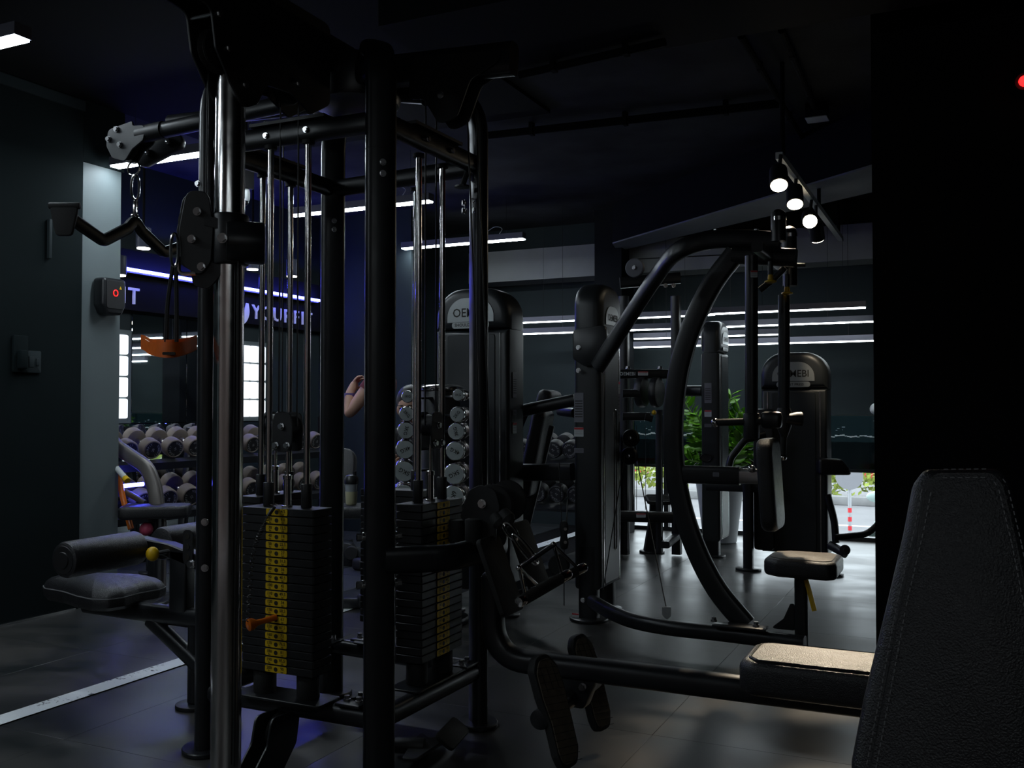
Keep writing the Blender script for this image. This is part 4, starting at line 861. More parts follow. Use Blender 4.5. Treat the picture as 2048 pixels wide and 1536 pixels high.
part(fly, 'cable', G().cyl(onX(1249, 912, FX1+.05), onX(1206, 1180, FX1+.03), .0032, n=6), CAB)
o = part(fly, 'cable_clevis', merge(G().slab(roundpoly([(-.02, .03), (.02, .03), (.02, -.012), (0, -.03), (-.02, -.012)], .008), cl-FH*.012, RT, ZZ, .004), G().slab(roundpoly([(-.02, .03), (.02, .03), (.02, -.012), (0, -.03), (-.02, -.012)], .008), cl+FH*.012, RT, ZZ, .004), G().box(cl+ZZ*.028, (.04, .03, .004), (RT, FH, ZZ))), WBOX)
rl = spline([onZ(1185, 1203, .115), onZ(1225, 1226, .115), onZ(1270, 1243, .11), onZ(1340, 1256, .11), onZ(1450, 1268, .11), onZ(1610, 1288, .11)], 6)
part(fly, 'base_rail', G().tube(rl, .065, .07, ZZ, 18, 2.6), BLK)
part(fly, 'column_plate', G().rbox(onZ(1480, 1253, .155), (.24, .085, .014), .004, ((onZ(1550, 1270, .15)-onZ(1400, 1255, .15)).normalized(), ZZ.cross((onZ(1550, 1270, .15)-onZ(1400, 1255, .15)).normalized()), ZZ)), BLK)
for px, py in ((1428, 1243), (1512, 1252)): part(fly, 'bolt', bolt(G(), onZ(px, py, .165), ZZ, .012, .02), STEEL)
sp_ = onZ(1604, 1322, 0); SXx, SYy = sp_.x, sp_.y
part(fly, 'seat_post', G().tube([(SXx, SYy, .012), (SXx, SYy, .43)], .06, .065, YY, 16, 3.4), BLK)
part(fly, 'post_foot', G().slab(rrect(.16, .34, .02), (SXx, SYy, .008), XX, YY, .016, .003, 1), BLK)
g = G().slab(roundpoly([(-.11, 0), (0, 0), (0, .12), (-.02, .12), (-.05, .05)], .01), (SXx-.03, SYy, .135), XX, ZZ, .012, .002, 1); part(fly, 'post_gusset', g, BLK)
stz2 = onY(1615, 1113, SYy).z
so = roundpoly([(-.165, -.10), (-.10, -.15), (.12, -.16), (.155, -.12), (.155, .12), (.12, .16), (-.10, .15), (-.165, .10)], .03, 4)
o = part(fly, 'seat', G().slab(so, (SXx+.015, SYy, stz2-.04), XX, YY, .08, .022, 4), LEA, 'black seat with worn, glare-lightened brown top')
part(o, 'seat_top', G().slab([(x*.84, y*.84) for x, y in so], (SXx+.015, SYy, stz2+.001), XX, YY, .006, .003, 2), LEA2)
lv = [onY(1612, 1160, SYy-.03), onY(1618, 1180, SYy-.04), onY(1629, 1222, SYy-.05)]
part(fly, 'seat_lever', G().tube(lv, .022, .008, YY, 10, 3), YEL, 'orange-yellow seat lever')
# back pad and bracket
part(fly, 'pad_bracket', G().tube([yp(1352, 948), yp(1480, 952)], .05, .085, ZZ, 16, 5), BLK)
part(fly, 'pad_slider', G().tube([yp(1478, 952), yp(1520, 953)], .04, .070, ZZ, 16, 5), STEEL)
q = yp(1506, 937); part(fly, 'slider_knob', G().sph(q-YY*.03, .018), CHR)
sticker(fly, yp(1432, 949, YF-.027), XX, .03, .02, 0)
pd0 = yp(1541, 968); part(fly, 'back_pad', G().slab(rrect(.25, .42, .06, 5), pd0, YY, V((-.06, 0, 1)), .075, .025, 4), LEA)
# head, hanging arms, grips
hx = yp(1557, 470).x
part(fly, 'head_tube', G().tube([yp(1466, 510), yp(1592, 516)], .08, .085, ZZ, 18, 3), BLK)
part(fly, 'cross_head', G().tube([(hx-.04, YF-.30, yp(1545, 512).z), (hx-.04, YF+.30, yp(1545, 512).z)], .05, .05, ZZ, 16, 4), BLK)
for s, px, pt in ((-1, 1557, 418), (1, 1580, 452)):
    Yh = YF+(-.02 if s < 0 else .25); p = onY(px, pt, Yh); b_ = onY(px, pt+65 if s < 0 else pt+120, Yh)
    o = part(fly, 'pivot_barrel', G().lathe([(.034, 0), (.034, (p-b_).length-.035), (.030, (p-b_).length-.015), (.016, (p-b_).length-.003), (.001, (p-b_).length)], b_, ZZ, 24), BLK)
    part(o, 'pivot_ring', G().cyl(p-ZZ*.055, p-ZZ*.037, .0345, n=24), CHR)
for px, py, Yk in ((1541, 556, YF-.05), (1574, 580, YF+.2)):
    p = onY(px, py, Yk); o = part(fly, 'index_pin', G().cyl(p+ZZ*.015, p+ZZ*.075, .012, n=12), BLK); part(o, 'yellow_pull_knob', G().lathe([(.010, .02), (.013, 0), (.012, -.008), (.026, -.013), (.027, -.019), (.012, -.024)], p, ZZ, 20), YEL)
part(fly, 'index_arc', G().tube(spline([yp(1520, 580, YF+.05), yp(1545, 560, YF+.05), yp(1570, 535, YF+.05)], 5), .03, .03, YY, 12), BLK)
part(fly, 'stop_peg', G().cyl(yp(1590, 530, YF+.3), yp(1611, 530, YF+.3), .010, n=12), BLK)
# near arm
Ya = YF-.28; a0, a1 = onY(1503, 512, Ya), onY(1503, 868, Ya)
part(fly, 'hanging_arm', G().cyl(a0, a1, .028, n=22), BLK); part(fly, 'arm_sleeve', G().cyl(a1-ZZ*.02, a1+ZZ*.09, .034, n=22, bev=.004), BLK2)
sticker(fly, onY(1508, 548, Ya-.03), RT, .03, .03, 1)
h0, h1 = onY(1436, 845, Ya), onY(1530, 842, Ya-.01); part(fly, 'grip', G().cyl(h0, h1, .016, n=18), RUB); part(fly, 'grip_ball', G().sph(onY(1430, 845, Ya), .020, sc=(.9, 1, 1)), CHR)
part(fly, 'grip_joint', G().rbox(onY(1543, 840, Ya), (.09, .06, .075), .02), BLK)
# far arm
Yb = YF+.28; b0, b1 = onY(1568, 590, Yb), onY(1568, 845, Yb)
part(fly, 'hanging_arm', G().cyl(b0, b1, .028, n=22), BLK); part(fly, 'arm_sleeve', G().lathe([(.016, -.05), (.036, .0), (.036, .07), (.03, .09)], b1-ZZ*.02, ZZ, 22), BLK2)
b2 = onY(1566, 910, Yb); part(fly, 'grip', G().cyl(b1-ZZ*.05, b2, .015, n=18), RUB); part(fly, 'grip_ball', G().sph(b2-ZZ*.012, .019, sc=(1, 1, .8)), CHR)
part(fly, 'arm_stub', G().lathe([(.022, 0), (.034, .05), (.034, .075)], onY(1572, 838, Yb-.03), RT, 20), BLK2)
# ---- shoulder press
SP = 5.3; cpt = atd(948, 900, SP); su = XX
x0, x1 = onY(880, 900, cpt.y).x, onY(1006, 900, cpt.y).x
sho = thing('shoulder_press', (cpt.x, cpt.y, 0), 'shoulder press machine with wide black shroud, tilted pad behind', 'gym machine')
ztop = onY(950, 575, cpt.y).z; zcap = onY(950, 660, cpt.y).z
housing(sho, ((x0+x1)/2, cpt.y, 0), XX, -YY, x1-x0+.06, .22, .14, ztop, zcap, 'SHOULDER PRESS')
for s in (-1, 1): part(sho, 'leg', G().tube([((x0+x1)/2+s*.17, cpt.y+.1, .01), ((x0+x1)/2+s*.17, cpt.y+.1, .2)], .07, .07, YY, 14, 4), BLK); foot(sho, ((x0+x1)/2+s*.17, cpt.y+.1), .075)
for zz, hh, kd in ((770, .14, 0), (825, .03, 0), (856, .06, 1)): sticker(sho, onX(1029, zz, x1+.033), YY, .05, hh, kd)
D2 = 5.5
part(sho, 'press_arm', G().tube([atd(1030, 824, D2), atd(1150, 800, D2-.1)], .06, .07, ZZ, 16, 2.5), BLK)
part(sho, 'press_arm', G().tube([atd(1120, 822, D2+.5), atd(1150, 826, D2+.3)], .05, .06, ZZ, 14, 2.5), BLK)
part(sho, 'lower_beam', G().tube([atd(1030, 945, D2), atd(1145, 944, D2-.2)], .06, .098, ZZ, 16, 5), BLK)
v = (atd(1085, 830, D2+.25)-atd(1040, 1060, D2+.25)).normalized()
o = part(sho, 'back_pad', G().slab(rrect(.30, .52, .05, 4), atd(1072, 905, D2+.25), (RT*.25+FH*.97), v, .085, .03, 4), LEA)
part(sho, 'pad_frame', G().tube([atd(1098, 850, D2+.3), atd(1040, 1090, D2+.3)], .05, .07, RT, 12, 4), BLK)
part(sho, 'head_pad', G().slab(rrect(.24, .10, .035, 4), atd(1098, 797, D2+.3), (RT*.35+FH*.94), (ZZ*.95+RT*.3), .09, .03, 4), LEA)
part(sho, 'arm_brace', G().cyl(atd(1052, 826, D2+.2), atd(1034, 868, D2+.2), .018, n=12), BLK)
part(sho, 'pad_post', G().tube([atd(1046, 1088, D2+.3), V((atd(1046, 1088, D2+.3).x, atd(1046, 1088, D2+.3).y, .01))], .07, .07, YY, 14, 4), BLK); q = atd(1046, 1088, D2+.3); foot(sho, (q.x, q.y))
q = atd(1128, 1070, 5.1); part(sho, 'double_pulley', G().slab(roundpoly([(-.018, .075), (.018, .075), (.024, .04), (.016, 0), (.024, -.04), (.018, -.075), (-.018, -.075), (-.024, -.04), (-.016, 0), (-.024, .04)], .02), q, RT, ZZ, .05, .006, 2), BLK2)
for dz in (.035, -.035): part(sho, 'bolt', bolt(G(), q+ZZ*dz-FH*.025+RT*.006, -FH, .007, .008), STEEL)
for dx, zt in ((-.012, 925), (.014, 1000)): part(sho, 'cable', G().cyl(q+RT*dx+ZZ*.07, atd(1118 if dx < 0 else 1135, zt, 5.2), .003, n=6), CAB)
part(sho, 'cable', G().cyl(q-ZZ*.07, V((q.x, q.y, .1)), .003, n=6), CAB); q2 = atd(1118, 1130, 5.1); part(sho, 'floor_pulley', G().lathe([(.05, -.02), (.056, -.015), (.046, 0), (.056, .015), (.05, .02)], q2, FH+RT*.3, 26), RUB); part(sho, 'pulley_base', G().tube([V((q2.x, q2.y+.02, q2.z-.02)), V((cpt.x+.2, cpt.y+.1, .16))], .05, .05, ZZ, 12, 4), BLK)
# ---- chest press
cY = 7.0; x0, x1 = onY(1525, 900, cY).x, onY(1652, 900, cY).x
che = thing('chest_press', ((x0+x1)/2, cY, 0), 'chest press machine with broad black shroud beside the partition', 'gym machine')
housing(che, ((x0+x1)/2, cY, 0), XX, -YY, x1-x0+.02, .24, .12, onY(1586, 704, cY).z, onY(1586, 778, cY).z, 'CHEST PRESS')
fp = onZ(1497, 1140, 0)
part(che, 'front_post', G().tube([(fp.x, fp.y, .01), (fp.x, fp.y, onY(1497, 960, fp.y).z)], .07, .07, YY, 14, 4), BLK); foot(che, (fp.x, fp.y), .09)
part(che, 'top_beam', G().tube([V((fp.x-.3, fp.y+.02, onY(1497, 975, fp.y).z)), V((x0+.1, fp.y+.02, onY(1497, 975, fp.y).z))], .06, .07, ZZ, 14, 4), BLK)
part(che, 'side_cover', G().slab(roundpoly([(0, 0), (.14, 0), (.14, 1.0), (0, 1.0)], .03), (fp.x+.03, fp.y+.06, .14), XX, ZZ, .05, .01, 2), BLK)
part(che, 'bent_handle', G().wire(fillet([atd(1450, 965, 6.7), atd(1462, 915, 6.7), atd(1490, 880, 6.7), atd(1530, 868, 6.7)], .08), .024, 12), BLK)
q = onZ(1660, 1150, 0); foot(che, (q.x, q.y), .09)
part(che, 'arm_pad', G().slab(roundpoly([(-.10, -.05), (.13, -.05), (.11, .0), (.06, .06), (-.10, .07)], .03, 4), atd(1662, 935, 6.7), RT, ZZ, .12, .02, 3), LEA)
part(che, 'swing_lever', G().tube(spline([atd(1655, 990, 6.6), atd(1668, 1040, 6.6), atd(1672, 1085, 6.6)], 5), .05, .05, YY, 12), BLK)
part(che, 'handle_bar', G().wire(spline([atd(1668, 1075, 6.5), atd(1700, 1072, 6.5), atd(1735, 1066, 6.5), atd(1765, 1040, 6.5)], 5), .022, 12), BLK)
part(che, 'lower_arm', G().tube([atd(1660, 1090, 6.6), atd(1692, 1108, 6.5)], .06, .06, YY, 12, 3), BLK); part(che, 'arm_end_cap', G().cyl(atd(1690, 1100, 6.45), atd(1690, 1100, 6.55), .035, n=20), BLK2); part(che, 'bolt', bolt(G(), atd(1690, 1098, 6.45), -FH, .012, .015), STEEL)
# ---- far narrow machine tower
tY = 7.35; FX0b, FX1b = onY(1402, 900, tY).x, onY(1440, 900, tY).x; FY1b = onX(1459, 900, FX1b).y
far = thing('leg_machine', ((FX0b+FX1b)/2, tY+.2, 0), 'narrow charcoal weight tower in front of the potted plant', 'gym machine')
housing(far, (FX1b, (tY+FY1b)/2, 0), YY, XX, FY1b-tY, FX1b-FX0b, .12, onY(1425, 640, tY).z, onY(1425, 705, tY).z, 'LEG CURL')
for py, hh, kd in ((786, .155, 0), (827, .05, 1), (851, .026, 0)): sticker(far, onY(1416, py, tY-.001), XX, .055, hh, kd)
part(far, 'leg', G().tube([((FX0b+FX1b)/2, tY+.04, .01), ((FX0b+FX1b)/2, tY+.04, .2)], .12, .07, YY, 14, 4), BLK); foot(far, ((FX0b+FX1b)/2, tY+.04), .10)
q = onY(1412, 916, tY-.006); part(far, 'cable_port', G().slab(rrect(.085, .055, .025), q, XX, ZZ, .006, .001, 1), INK); part(far, 'port_rim', G().ring([q-YY*.004+XX*(.043*math.cos(t*PI/10))+ZZ*(.028*math.sin(t*PI/10)) for t in range(20)], .004), BLK)
part(far, 'side_beam', G().tube([atd(1365, 782, 7.6), atd(1405, 782, 7.5)], .07, .085, ZZ, 14, 3), BLK)
# ---- seated row machine with roller pads between the towers
RD = 7.2
rowm = thing('seated_row_machine', onZ(1304, 1106, 0), 'black seated row machine with round chest pads and ribbed foot step', 'gym machine')
part(rowm, 'upper_beam', G().tube([atd(1240, 748, RD), atd(1340, 748, RD)], .06, .07, ZZ, 14, 4), BLK)
for px in (1256, 1320): part(rowm, 'bolt', bolt(G(), atd(px, 738, RD), ZZ, .018, .02), STEEL)
sticker(rowm, atd(1286, 747, RD-.036), RT, .075, .03, 1)
part(rowm, 'logo_lettering', text_geo('OEMEBI', .035, .001, c=atd(1255, 748, RD-.035), u=RT, v=ZZ), WHT)
for px, a in ((1284, .9), (1313, 1.35)): part(rowm, 'round_pad', G().cyl(atd(px-8, 784, RD), atd(px+8, 784, RD-.03), .115, n=30, bev=.018), LEA)
for py, x1_ in ((787, 1280), (833, 1300)): part(rowm, 'handle_tube', G().tube([atd(1245, py, RD-.1), atd(x1_, py, RD-.1)], .05, .06, ZZ, 14, 3), BLK)
part(rowm, 'handle_tip', G().tube([atd(1290, 834, RD-.15), atd(1305, 838, RD-.15)], .03, .05, ZZ, 12, 3), BLK); part(rowm, 'yellow_knob', G().sph(atd(1308, 825, RD-.1), .018), YEL)
part(rowm, 'pad_post', G().tube([atd(1318, 820, RD+.1), V((atd(1318, 820, RD+.1).x, atd(1318, 820, RD+.1).y, .05))], .05, .05, YY, 12, 4), BLK)
for px in (1256, 1265): q = atd(px, 900, RD+.3); part(rowm, 'guide_rod', G().cyl(V((q.x, q.y, .3)), V((q.x, q.y, 1.3)), .011, n=10), CHR)
for px in (1248, 1352): q = atd(px, 700, RD+.3); part(rowm, 'upright', G().tube([V((q.x, q.y, .01)), V((q.x, q.y, 2.02))], .075, .075, YY, 14, 4), BLK)
q0, q1 = atd(1240, 566, RD+.3), atd(1360, 556, RD+.3); part(rowm, 'head_beam', G().tube([q0, q1], .07, .09, ZZ, 14, 4), BLK)
for px in (1331, 1347): part(rowm, 'bolt', bolt(G(), atd(px, 571, RD+.25), -FH, .014, .012), STEEL)
part(rowm, 'base_beam', G().tube([atd(1240, 1032, RD), atd(1345, 1035, RD)], .07, .085, ZZ, 14, 3), BLK); sticker(rowm, atd(1282, 1031, RD-.045), RT, .07, .03, 1)
b_ = onZ(1304, 1105, 0)
t_ = V((b_.x+.05, b_.y, 0))
rg = []
for z, w_, dx in ((.01, .105, 0), (.3, .075, .03), (.395, .085, .04)): rg.append([V((b_.x+dx, b_.y, z))+RT*sx*w_/2*1.2+FH*sy*w_/2 for sx, sy in ((-1, -1), (1, -1), (1, 1), (-1, 1))])
part(rowm, 'step_pedestal', G().loft(rg), BLK); foot(rowm, (b_.x, b_.y), .10)
st = V((b_.x+.055, b_.y, .42)); o = part(rowm, 'foot_step', G().slab(rrect(.20, .24, .05, 4), st, RT, (FH+ZZ*.15), .03, .008, 2), RUB)
gl = G()
for k in range(-4, 5): gl.tube([st+ZZ*.018+FH*k*.024-RT*.085+ZZ*.15*k*.024, st+ZZ*.018+FH*k*.024+RT*.085+ZZ*.15*k*.024], .006, .004, ZZ, 4)
part(o, 'step_ribs', gl, RUB)
part(rowm, 'seat_rail', G().tube([onZ(1330, 1090, .15), onZ(1375, 1055, .15)], .07, .05, ZZ, 12, 4), BLK)
for px in (1273, 1291): part(rowm, 'cable', G().cyl(atd(px, 850, RD-.1), atd(px, 1020, RD-.05), .0025, n=5), CAB)
# ---- foreground padded bench back
bd = 1.42
bc = atd(1925, 1240, bd)
bench = thing('padded_bench', V((bc.x, bc.y, 0)), 'tall black leather backrest with stitched edges in the near right corner', 'bench')
nrm = (-FH*.93-RT*.33+ZZ*.22).normalized(); u_ = ZZ.cross(nrm)*-1; u_ = (RT-nrm*RT.dot(nrm)).normalized(); v_ = nrm.cross(u_)
def pxy(px, py):  # photograph outline brought into the pad's own plane
    d = ray(px, py); P_ = CAM+d*((bc-CAM).dot(nrm)/d.dot(nrm)); return ((P_-bc).dot(u_), (P_-bc).dot(v_))
outer = [pxy(1850, 936), pxy(2002, 934), pxy(2024, 965), pxy(2052, 1080), pxy(2085, 1250), pxy(2100, 1536), pxy(2100, 1750), pxy(1705, 1750), pxy(1703, 1530), pxy(1728, 1400), pxy(1775, 1210), pxy(1810, 1060), pxy(1828, 965)]
pad = part(bench, 'backrest', G().slab(roundpoly(outer, .02, 4), bc-nrm*.035, u_, v_, .085, .022, 5), LEA)
inner = [pxy(1872, 950), pxy(1984, 949), pxy(2003, 975), pxy(2030, 1088), pxy(2062, 1250), pxy(2078, 1536), pxy(2078, 1740), pxy(1746, 1740), pxy(1742, 1536), pxy(1768, 1400), pxy(1803, 1210), pxy(1838, 1060), pxy(1856, 965)]
part(pad, 'front_panel', G().slab(roundpoly(inner, .02, 4), bc+nrm*.008, u_, v_, .006, .003, 2), LEA)
ri = roundpoly(inner, .02, 4); ri3 = [bc+nrm*.0085+u_*x+v_*y for x, y in ri]
part(pad, 'seam', G().ring(ri3, .0022, 5), LEA)
gs = G()
for off, ph in ((.006, 0), (-.007, .5)):
    Lt = 0
    for i in range(len(ri3)):
        a, b = ri3[i-1], ri3[i]; ln = (b-a).length
        if ln < 1e-4: continue
        t = (b-a)/ln; nn = t.cross(nrm)
        k = 0
        while k*.0105+.006 < ln: p0 = a+t*(k*.0105+ph*.005)+nn*off+nrm*(.0018 if off < 0 else .0030); gs.cyl(p0, p0+t*.0062, .0011, n=4); k += 1
part(pad, 'stitching', gs, THREAD)['kind'] = 'stuff'
bk = bc-nrm*.10
part(bench, 'back_post', G().tube([bk+v_*.2, V((bk.x-nrm.x*.02, bk.y-nrm.y*.02, .03))], .07, .07, FH, 14, 4), BLK)
part(bench, 'base_rail', G().tube([V((bk.x, bk.y, .05))-FH*.25, V((bk.x, bk.y, .05))+FH*.35], .07, .06, ZZ, 14, 4), BLK)
for s in (-.2, .3): part(bench, 'cross_foot', G().tube([V((bk.x, bk.y, .03))+FH*s-RT*.2, V((bk.x, bk.y, .03))+FH*s+RT*.2], .06, .055, ZZ, 14, 4), BLK)
# ================================================================== DUMBBELLS
def lettering(rad, size, txt='YOURFIT', reps=2):
    g = G(); n = len(txt); tot = 2*PI/reps
    for r in range(reps):
        for k, ch in enumerate(txt):
            a = PI/2+.95-(k*.32)-r*tot; g2 = text_geo(ch, size, .0, c=V((0, rad*math.cos(a), rad*math.sin(a))), u=V((0, math.sin(a), -math.cos(a))), v=V((0, math.cos(a), math.sin(a)))); g.add(g2.v, g2.f)
    return g
def dumbbell_meshes(R, Lh, Lg, hm, fm, kg):
    """axis along X, middle at origin"""
    out = {}
    hd = G(); x0 = Lg/2
    out['head'] = to_mesh('head', G().lathe([(R*.80, 0), (R*.97, .006), (R, .014), (R, Lh-.012), (R*.95, Lh-.003), (R*.86, Lh), (R*.80, Lh-.004)], (x0, 0, 0), XX, 28), hm)
    out['face'] = to_mesh('face', G().lathe([(R*.80, -.008), (R*.80, .0), (.001, .0005)], (x0+Lh-.003, 0, 0), XX, 28), fm)
    lt = lettering(R*.60, R*.30); lt.v = [p+XX*(x0+Lh+.0006) for p in lt.v]
    ct = text_geo(kg, R*.34, .0, c=V((x0+Lh+.0006, 0, 0)), u=YY, v=ZZ); lt.add(ct.v, ct.f)
    out['lettering'] = to_mesh('lettering', lt, DBTXT)
    out['handle'] = to_mesh('handle', G().lathe([(.013, -Lg/2), (.016, -Lg/4), (.0175, 0), (.016, Lg/4), (.013, Lg/2)], (0, 0, 0), XX, 16), CHR)
    return out
def build_dumbbell(ms, loc, rot, label, group, spin=0.0, back_text=False):
    e = bpy.data.objects.new('dumbbell', None); col.objects.link(e); e.location = loc; e.rotation_euler = rot; tag(e, label, 'dumbbell', group)
    inst(e, 'handle', ms['handle'], (0, 0, 0)); 
    for s in (0, PI):
        inst(e, 'head', ms['head'], (0, 0, 0), (0, 0, s)); inst(e, 'face', ms['face'], (0, 0, 0), (0, 0, s))
        inst(e, 'lettering', ms['lettering'], (0, 0, 0), (Matrix.Rotation(s, 3, 'Z') @ Matrix.Rotation(spin, 3, 'X')).to_euler())['kind'] = 'stuff'
    return e
ORD = ['first', 'second', 'third', 'fourth', 'fifth', 'sixth', 'seventh', 'eighth', 'ninth', 'tenth', 'eleventh', 'twelfth', 'thirteenth']
DBM = [dumbbell_meshes(.066, .085, .13, DBH, DBH2, k) for k in ('16', '18', '20')]
DBM2 = [dumbbell_meshes(.070, .092, .13, DBH, DBH2, k) for k in ('22', '24')]
rack = thing('dumbbell_rack', (-5.0, 5.45, 0), 'long black two-shelf dumbbell rack under the mirrors', 'dumbbell rack')
pt_ = onX(316, 900, -4.80); pz = pt_.z; ptb = onX(349, 998, -4.74); TL = math.radians(17)
for nm, xf, z in (('shelf', -4.80, pz), ('shelf', -4.74, ptb.z)):
    cx = xf-.15*math.cos(TL)+.02; c = V((cx, 5.45, z-.078+.15*math.sin(TL)))
    dx = V((math.cos(TL), 0, -math.sin(TL))); nz = V((math.sin(TL), 0, math.cos(TL)))
    for off in (-.10, .12): part(rack, 'shelf_rail', G().box(c+dx*off-nz*.012, (.06, 2.5, .02), (dx, YY, nz)), BLK)
    part(rack, 'shelf_lip', G().box(c+dx*.17-nz*.02, (.012, 2.5, .05), (dx, YY, nz)), BLK)
for y_ in (4.25, 5.45, 6.65):
    part(rack, 'upright', G().tube([(-5.32, y_, .02), (-5.22, y_, 1.0)], .05, .07, XX, 12, 4), BLK); part(rack, 'foot_beam', G().tube([(-5.42, y_, .03), (-4.62, y_, .03)], .06, .05, ZZ, 12, 4), BLK)
    for z, xf in ((pz, -4.80), (ptb.z, -4.74)): part(rack, 'shelf_arm', G().tube([(-5.27, y_, z-.045), (xf+.0, y_, z-.11)], .04, .05, ZZ, 12, 4), BLK)
y0 = pt_.y-.39
for k in range(12):
    R = .066
    xc = -4.80-.15*math.cos(TL); zc = pz+.15*math.sin(TL)
    build_dumbbell(DBM[k % 3], (xc, y0+.195*k, zc), (0, TL, -.26), '%s dumbbell from the pillar on the upper rack shelf' % ORD[k], 'brown-black dumbbells on the upper shelf', spin=.7*k)
y0b = ptb.y-.21
for k in range(10):
    xc = -4.74-.157*math.cos(TL); zc = ptb.z+.157*math.sin(TL)
    build_dumbbell(DBM2[k % 2], (xc, y0b+.205*k, zc), (0, TL, -.26), '%s dumbbell from the pillar on the lower rack shelf' % ORD[k], 'brown-black dumbbells on the lower shelf', spin=.9*k+.4)
# second rack, far, facing the viewer
DBM3 = [dumbbell_meshes(.068, .09, .13, BLK2, DBH2, k) for k in ('24', '26')]
rY = 6.75; r2c = onY(1090, 980, rY)
rack2 = thing('dumbbell_rack', (r2c.x, rY+.2, 0), 'small black dumbbell rack beyond the shoulder press pad', 'dumbbell rack')
zu, zl = onY(1130, 900, rY).z, onY(1110, 988, rY).z
for z in (zu, zl):
    part(rack2, 'shelf', G().box((r2c.x, rY+.12, z-.085), (.95, .34, .02), (XX, (YY+ZZ*.2).normalized(), (ZZ-YY*.2).normalized())), BLK)
for s in (-1, 1): part(rack2, 'upright', G().tube([(r2c.x+s*.46, rY+.30, .01), (r2c.x+s*.46, rY+.30, .95)], .05, .07, YY, 12, 4), BLK); part(rack2, 'foot_beam', G().tube([(r2c.x+s*.46, rY-.08, .03), (r2c.x+s*.46, rY+.45, .03)], .05, .05, ZZ, 12, 4), BLK)
for row, z in (('upper', zu), ('lower', zl)):
    for k, px in enumerate((1040, 1072, 1105, 1138) if row == 'upper' else (1042, 1075, 1112, 1149)):
        q = onY(px, 900 if row == 'upper' else 985, rY); build_dumbbell(DBM3[k % 2], (q.x, rY+.16, z+.03), (0, math.radians(12), -PI/2), '%s black dumbbell from the left on the %s shelf of the far rack' % (ORD[k], row), 'black dumbbells on the far rack', spin=1.1*k)
# chrome dumbbells on a round tower
tw = atd(881, 900, 5.16); tX, tY_ = tw.x, tw.y
dt = thing('dumbbell_tower', (tX, tY_, 0), 'round black dumbbell tower with chrome lid', 'dumbbell rack')
zt = atd(881, 781, 5.16).z
part(dt, 'column', G().cyl((tX, tY_, .04), (tX, tY_, zt), .105, n=36, bev=.004), SHR); part(dt, 'lid', G().lathe([(.115, 0), (.118, .005), (.118, .018), (.10, .03), (.001, .034)], (tX, tY_, zt), ZZ, 36), CHR); part(dt, 'base', G().cyl((tX, tY_, 0), (tX, tY_, .04), .15, n=36, bev=.01), BLK)
chm = {}
def chrome_db(R):
    if R in chm: return chm[R]
    hd = [(R*.55, 0), (R*.9, .004), (R, .014), (R, .045), (R*.92, .054), (R*.80, .056)]
    chm[R] = (to_mesh('head', G().lathe(hd, (.055, 0, 0), XX, 24), CHR), to_mesh('handle', G().lathe([(.011, -.056), (.013, 0), (.011, .056)], (0, 0, 0), XX, 14), CHR), to_mesh('face', G().lathe([(R*.88, 0), (R*.88, .004), (.001, .0045)], (.055+.053, 0, 0), XX, 24), DBF))
    return chm[R]
kgs = ('1KG', '2KG', '3KG', '4KG', '5KG', '6KG')
for side, px_top, px_bot in ((-1, 815, 807), (1, 916, 906)):
    for k in range(6):
        py = (793, 828, 861, 899, 943, 992)[k] if side < 0 else (790, 829, 863, 902, 948, 994)[k]
        px = px_top+(px_bot-px_top)*k/5; R = .034+.0052*k if k else .031; R = round(R, 4)
        front = atd(px, py, 4.76); ang = (-FH+RT*(.35*side*-1 if side < 0 else -.12)).normalized()
        if side < 0: ang = (-FH+RT*.10).normalized()
        hd, hn, fc = chrome_db(R)
        e = bpy.data.objects.new('chrome_dumbbell', None); col.objects.link(e); mid = front-ang*.11; e.location = mid; e.rotation_euler = ang.to_track_quat('X', 'Z').to_euler()
        tag(e, '%s chrome dumbbell from the top on the %s side of the tower' % (ORD[k], 'left' if side < 0 else 'right'), 'dumbbell', 'chrome dumbbells on the round tower')
        inst(e, 'handle', hn, (0, 0, 0)); inst(e, 'face', fc, (0, 0, 0))
        for s in (0, PI): inst(e, 'head', hd, (0, 0, 0), (0, 0, s))
        tg = text_geo(kgs[k], R*.55, .0, c=(.1135, 0, 0), u=YY, v=ZZ); inst(e, 'lettering', to_mesh('lettering', tg, INK), (0, 0, 0), (.9*k*side, 0, 0))
        hk = V((tX, tY_, mid.z-R*.2)); dr = (mid-hk); part(dt, 'cradle', G().tube([hk+dr.normalized()*.09, mid-ZZ*(R*.25)], .03, .012, ZZ, 10, 4), BLK)
# ================================================================== LEFT CORNER MACHINE WITH BLUE LIGHT
ab = thing('lever_bench_machine', atd(320, 1150, 5.75)*1.0, 'grey-framed bench machine with orange lever and blue light by the pillar', 'gym machine'); ab.location.z = 0
fr = [atd(222, 880, 5.90), atd(236, 895, 5.88), atd(265, 915, 5.85), atd(292, 935, 5.82), atd(306, 965, 5.8), atd(313, 1000, 5.78), atd(318, 1050, 5.76)]
part(ab, 'arched_frame', G().tube(spline(fr, 6), .06, .085, RT*.5+ZZ*.2+FH, 16, 4) if False else G().tube(spline(fr, 6), .085, .06, FH, 16, 4), GRYM)
q = fr[-1]; part(ab, 'frame_leg', G().tube([q+ZZ*.02, V((q.x, q.y, .01))], .085, .06, FH, 16, 4), GRYM)
part(ab, 'frame_plate', G().slab(rrect(.20, .035, .008), atd(252, 902, 5.95), (fr[2]-fr[1]).normalized(), FH, .008), BLK)
part(ab, 'blue_lamp', G().cyl(atd(226, 974, 6.0), atd(287, 968, 5.98), .012, n=10), E_BLUE2 if False else E_BLUE)
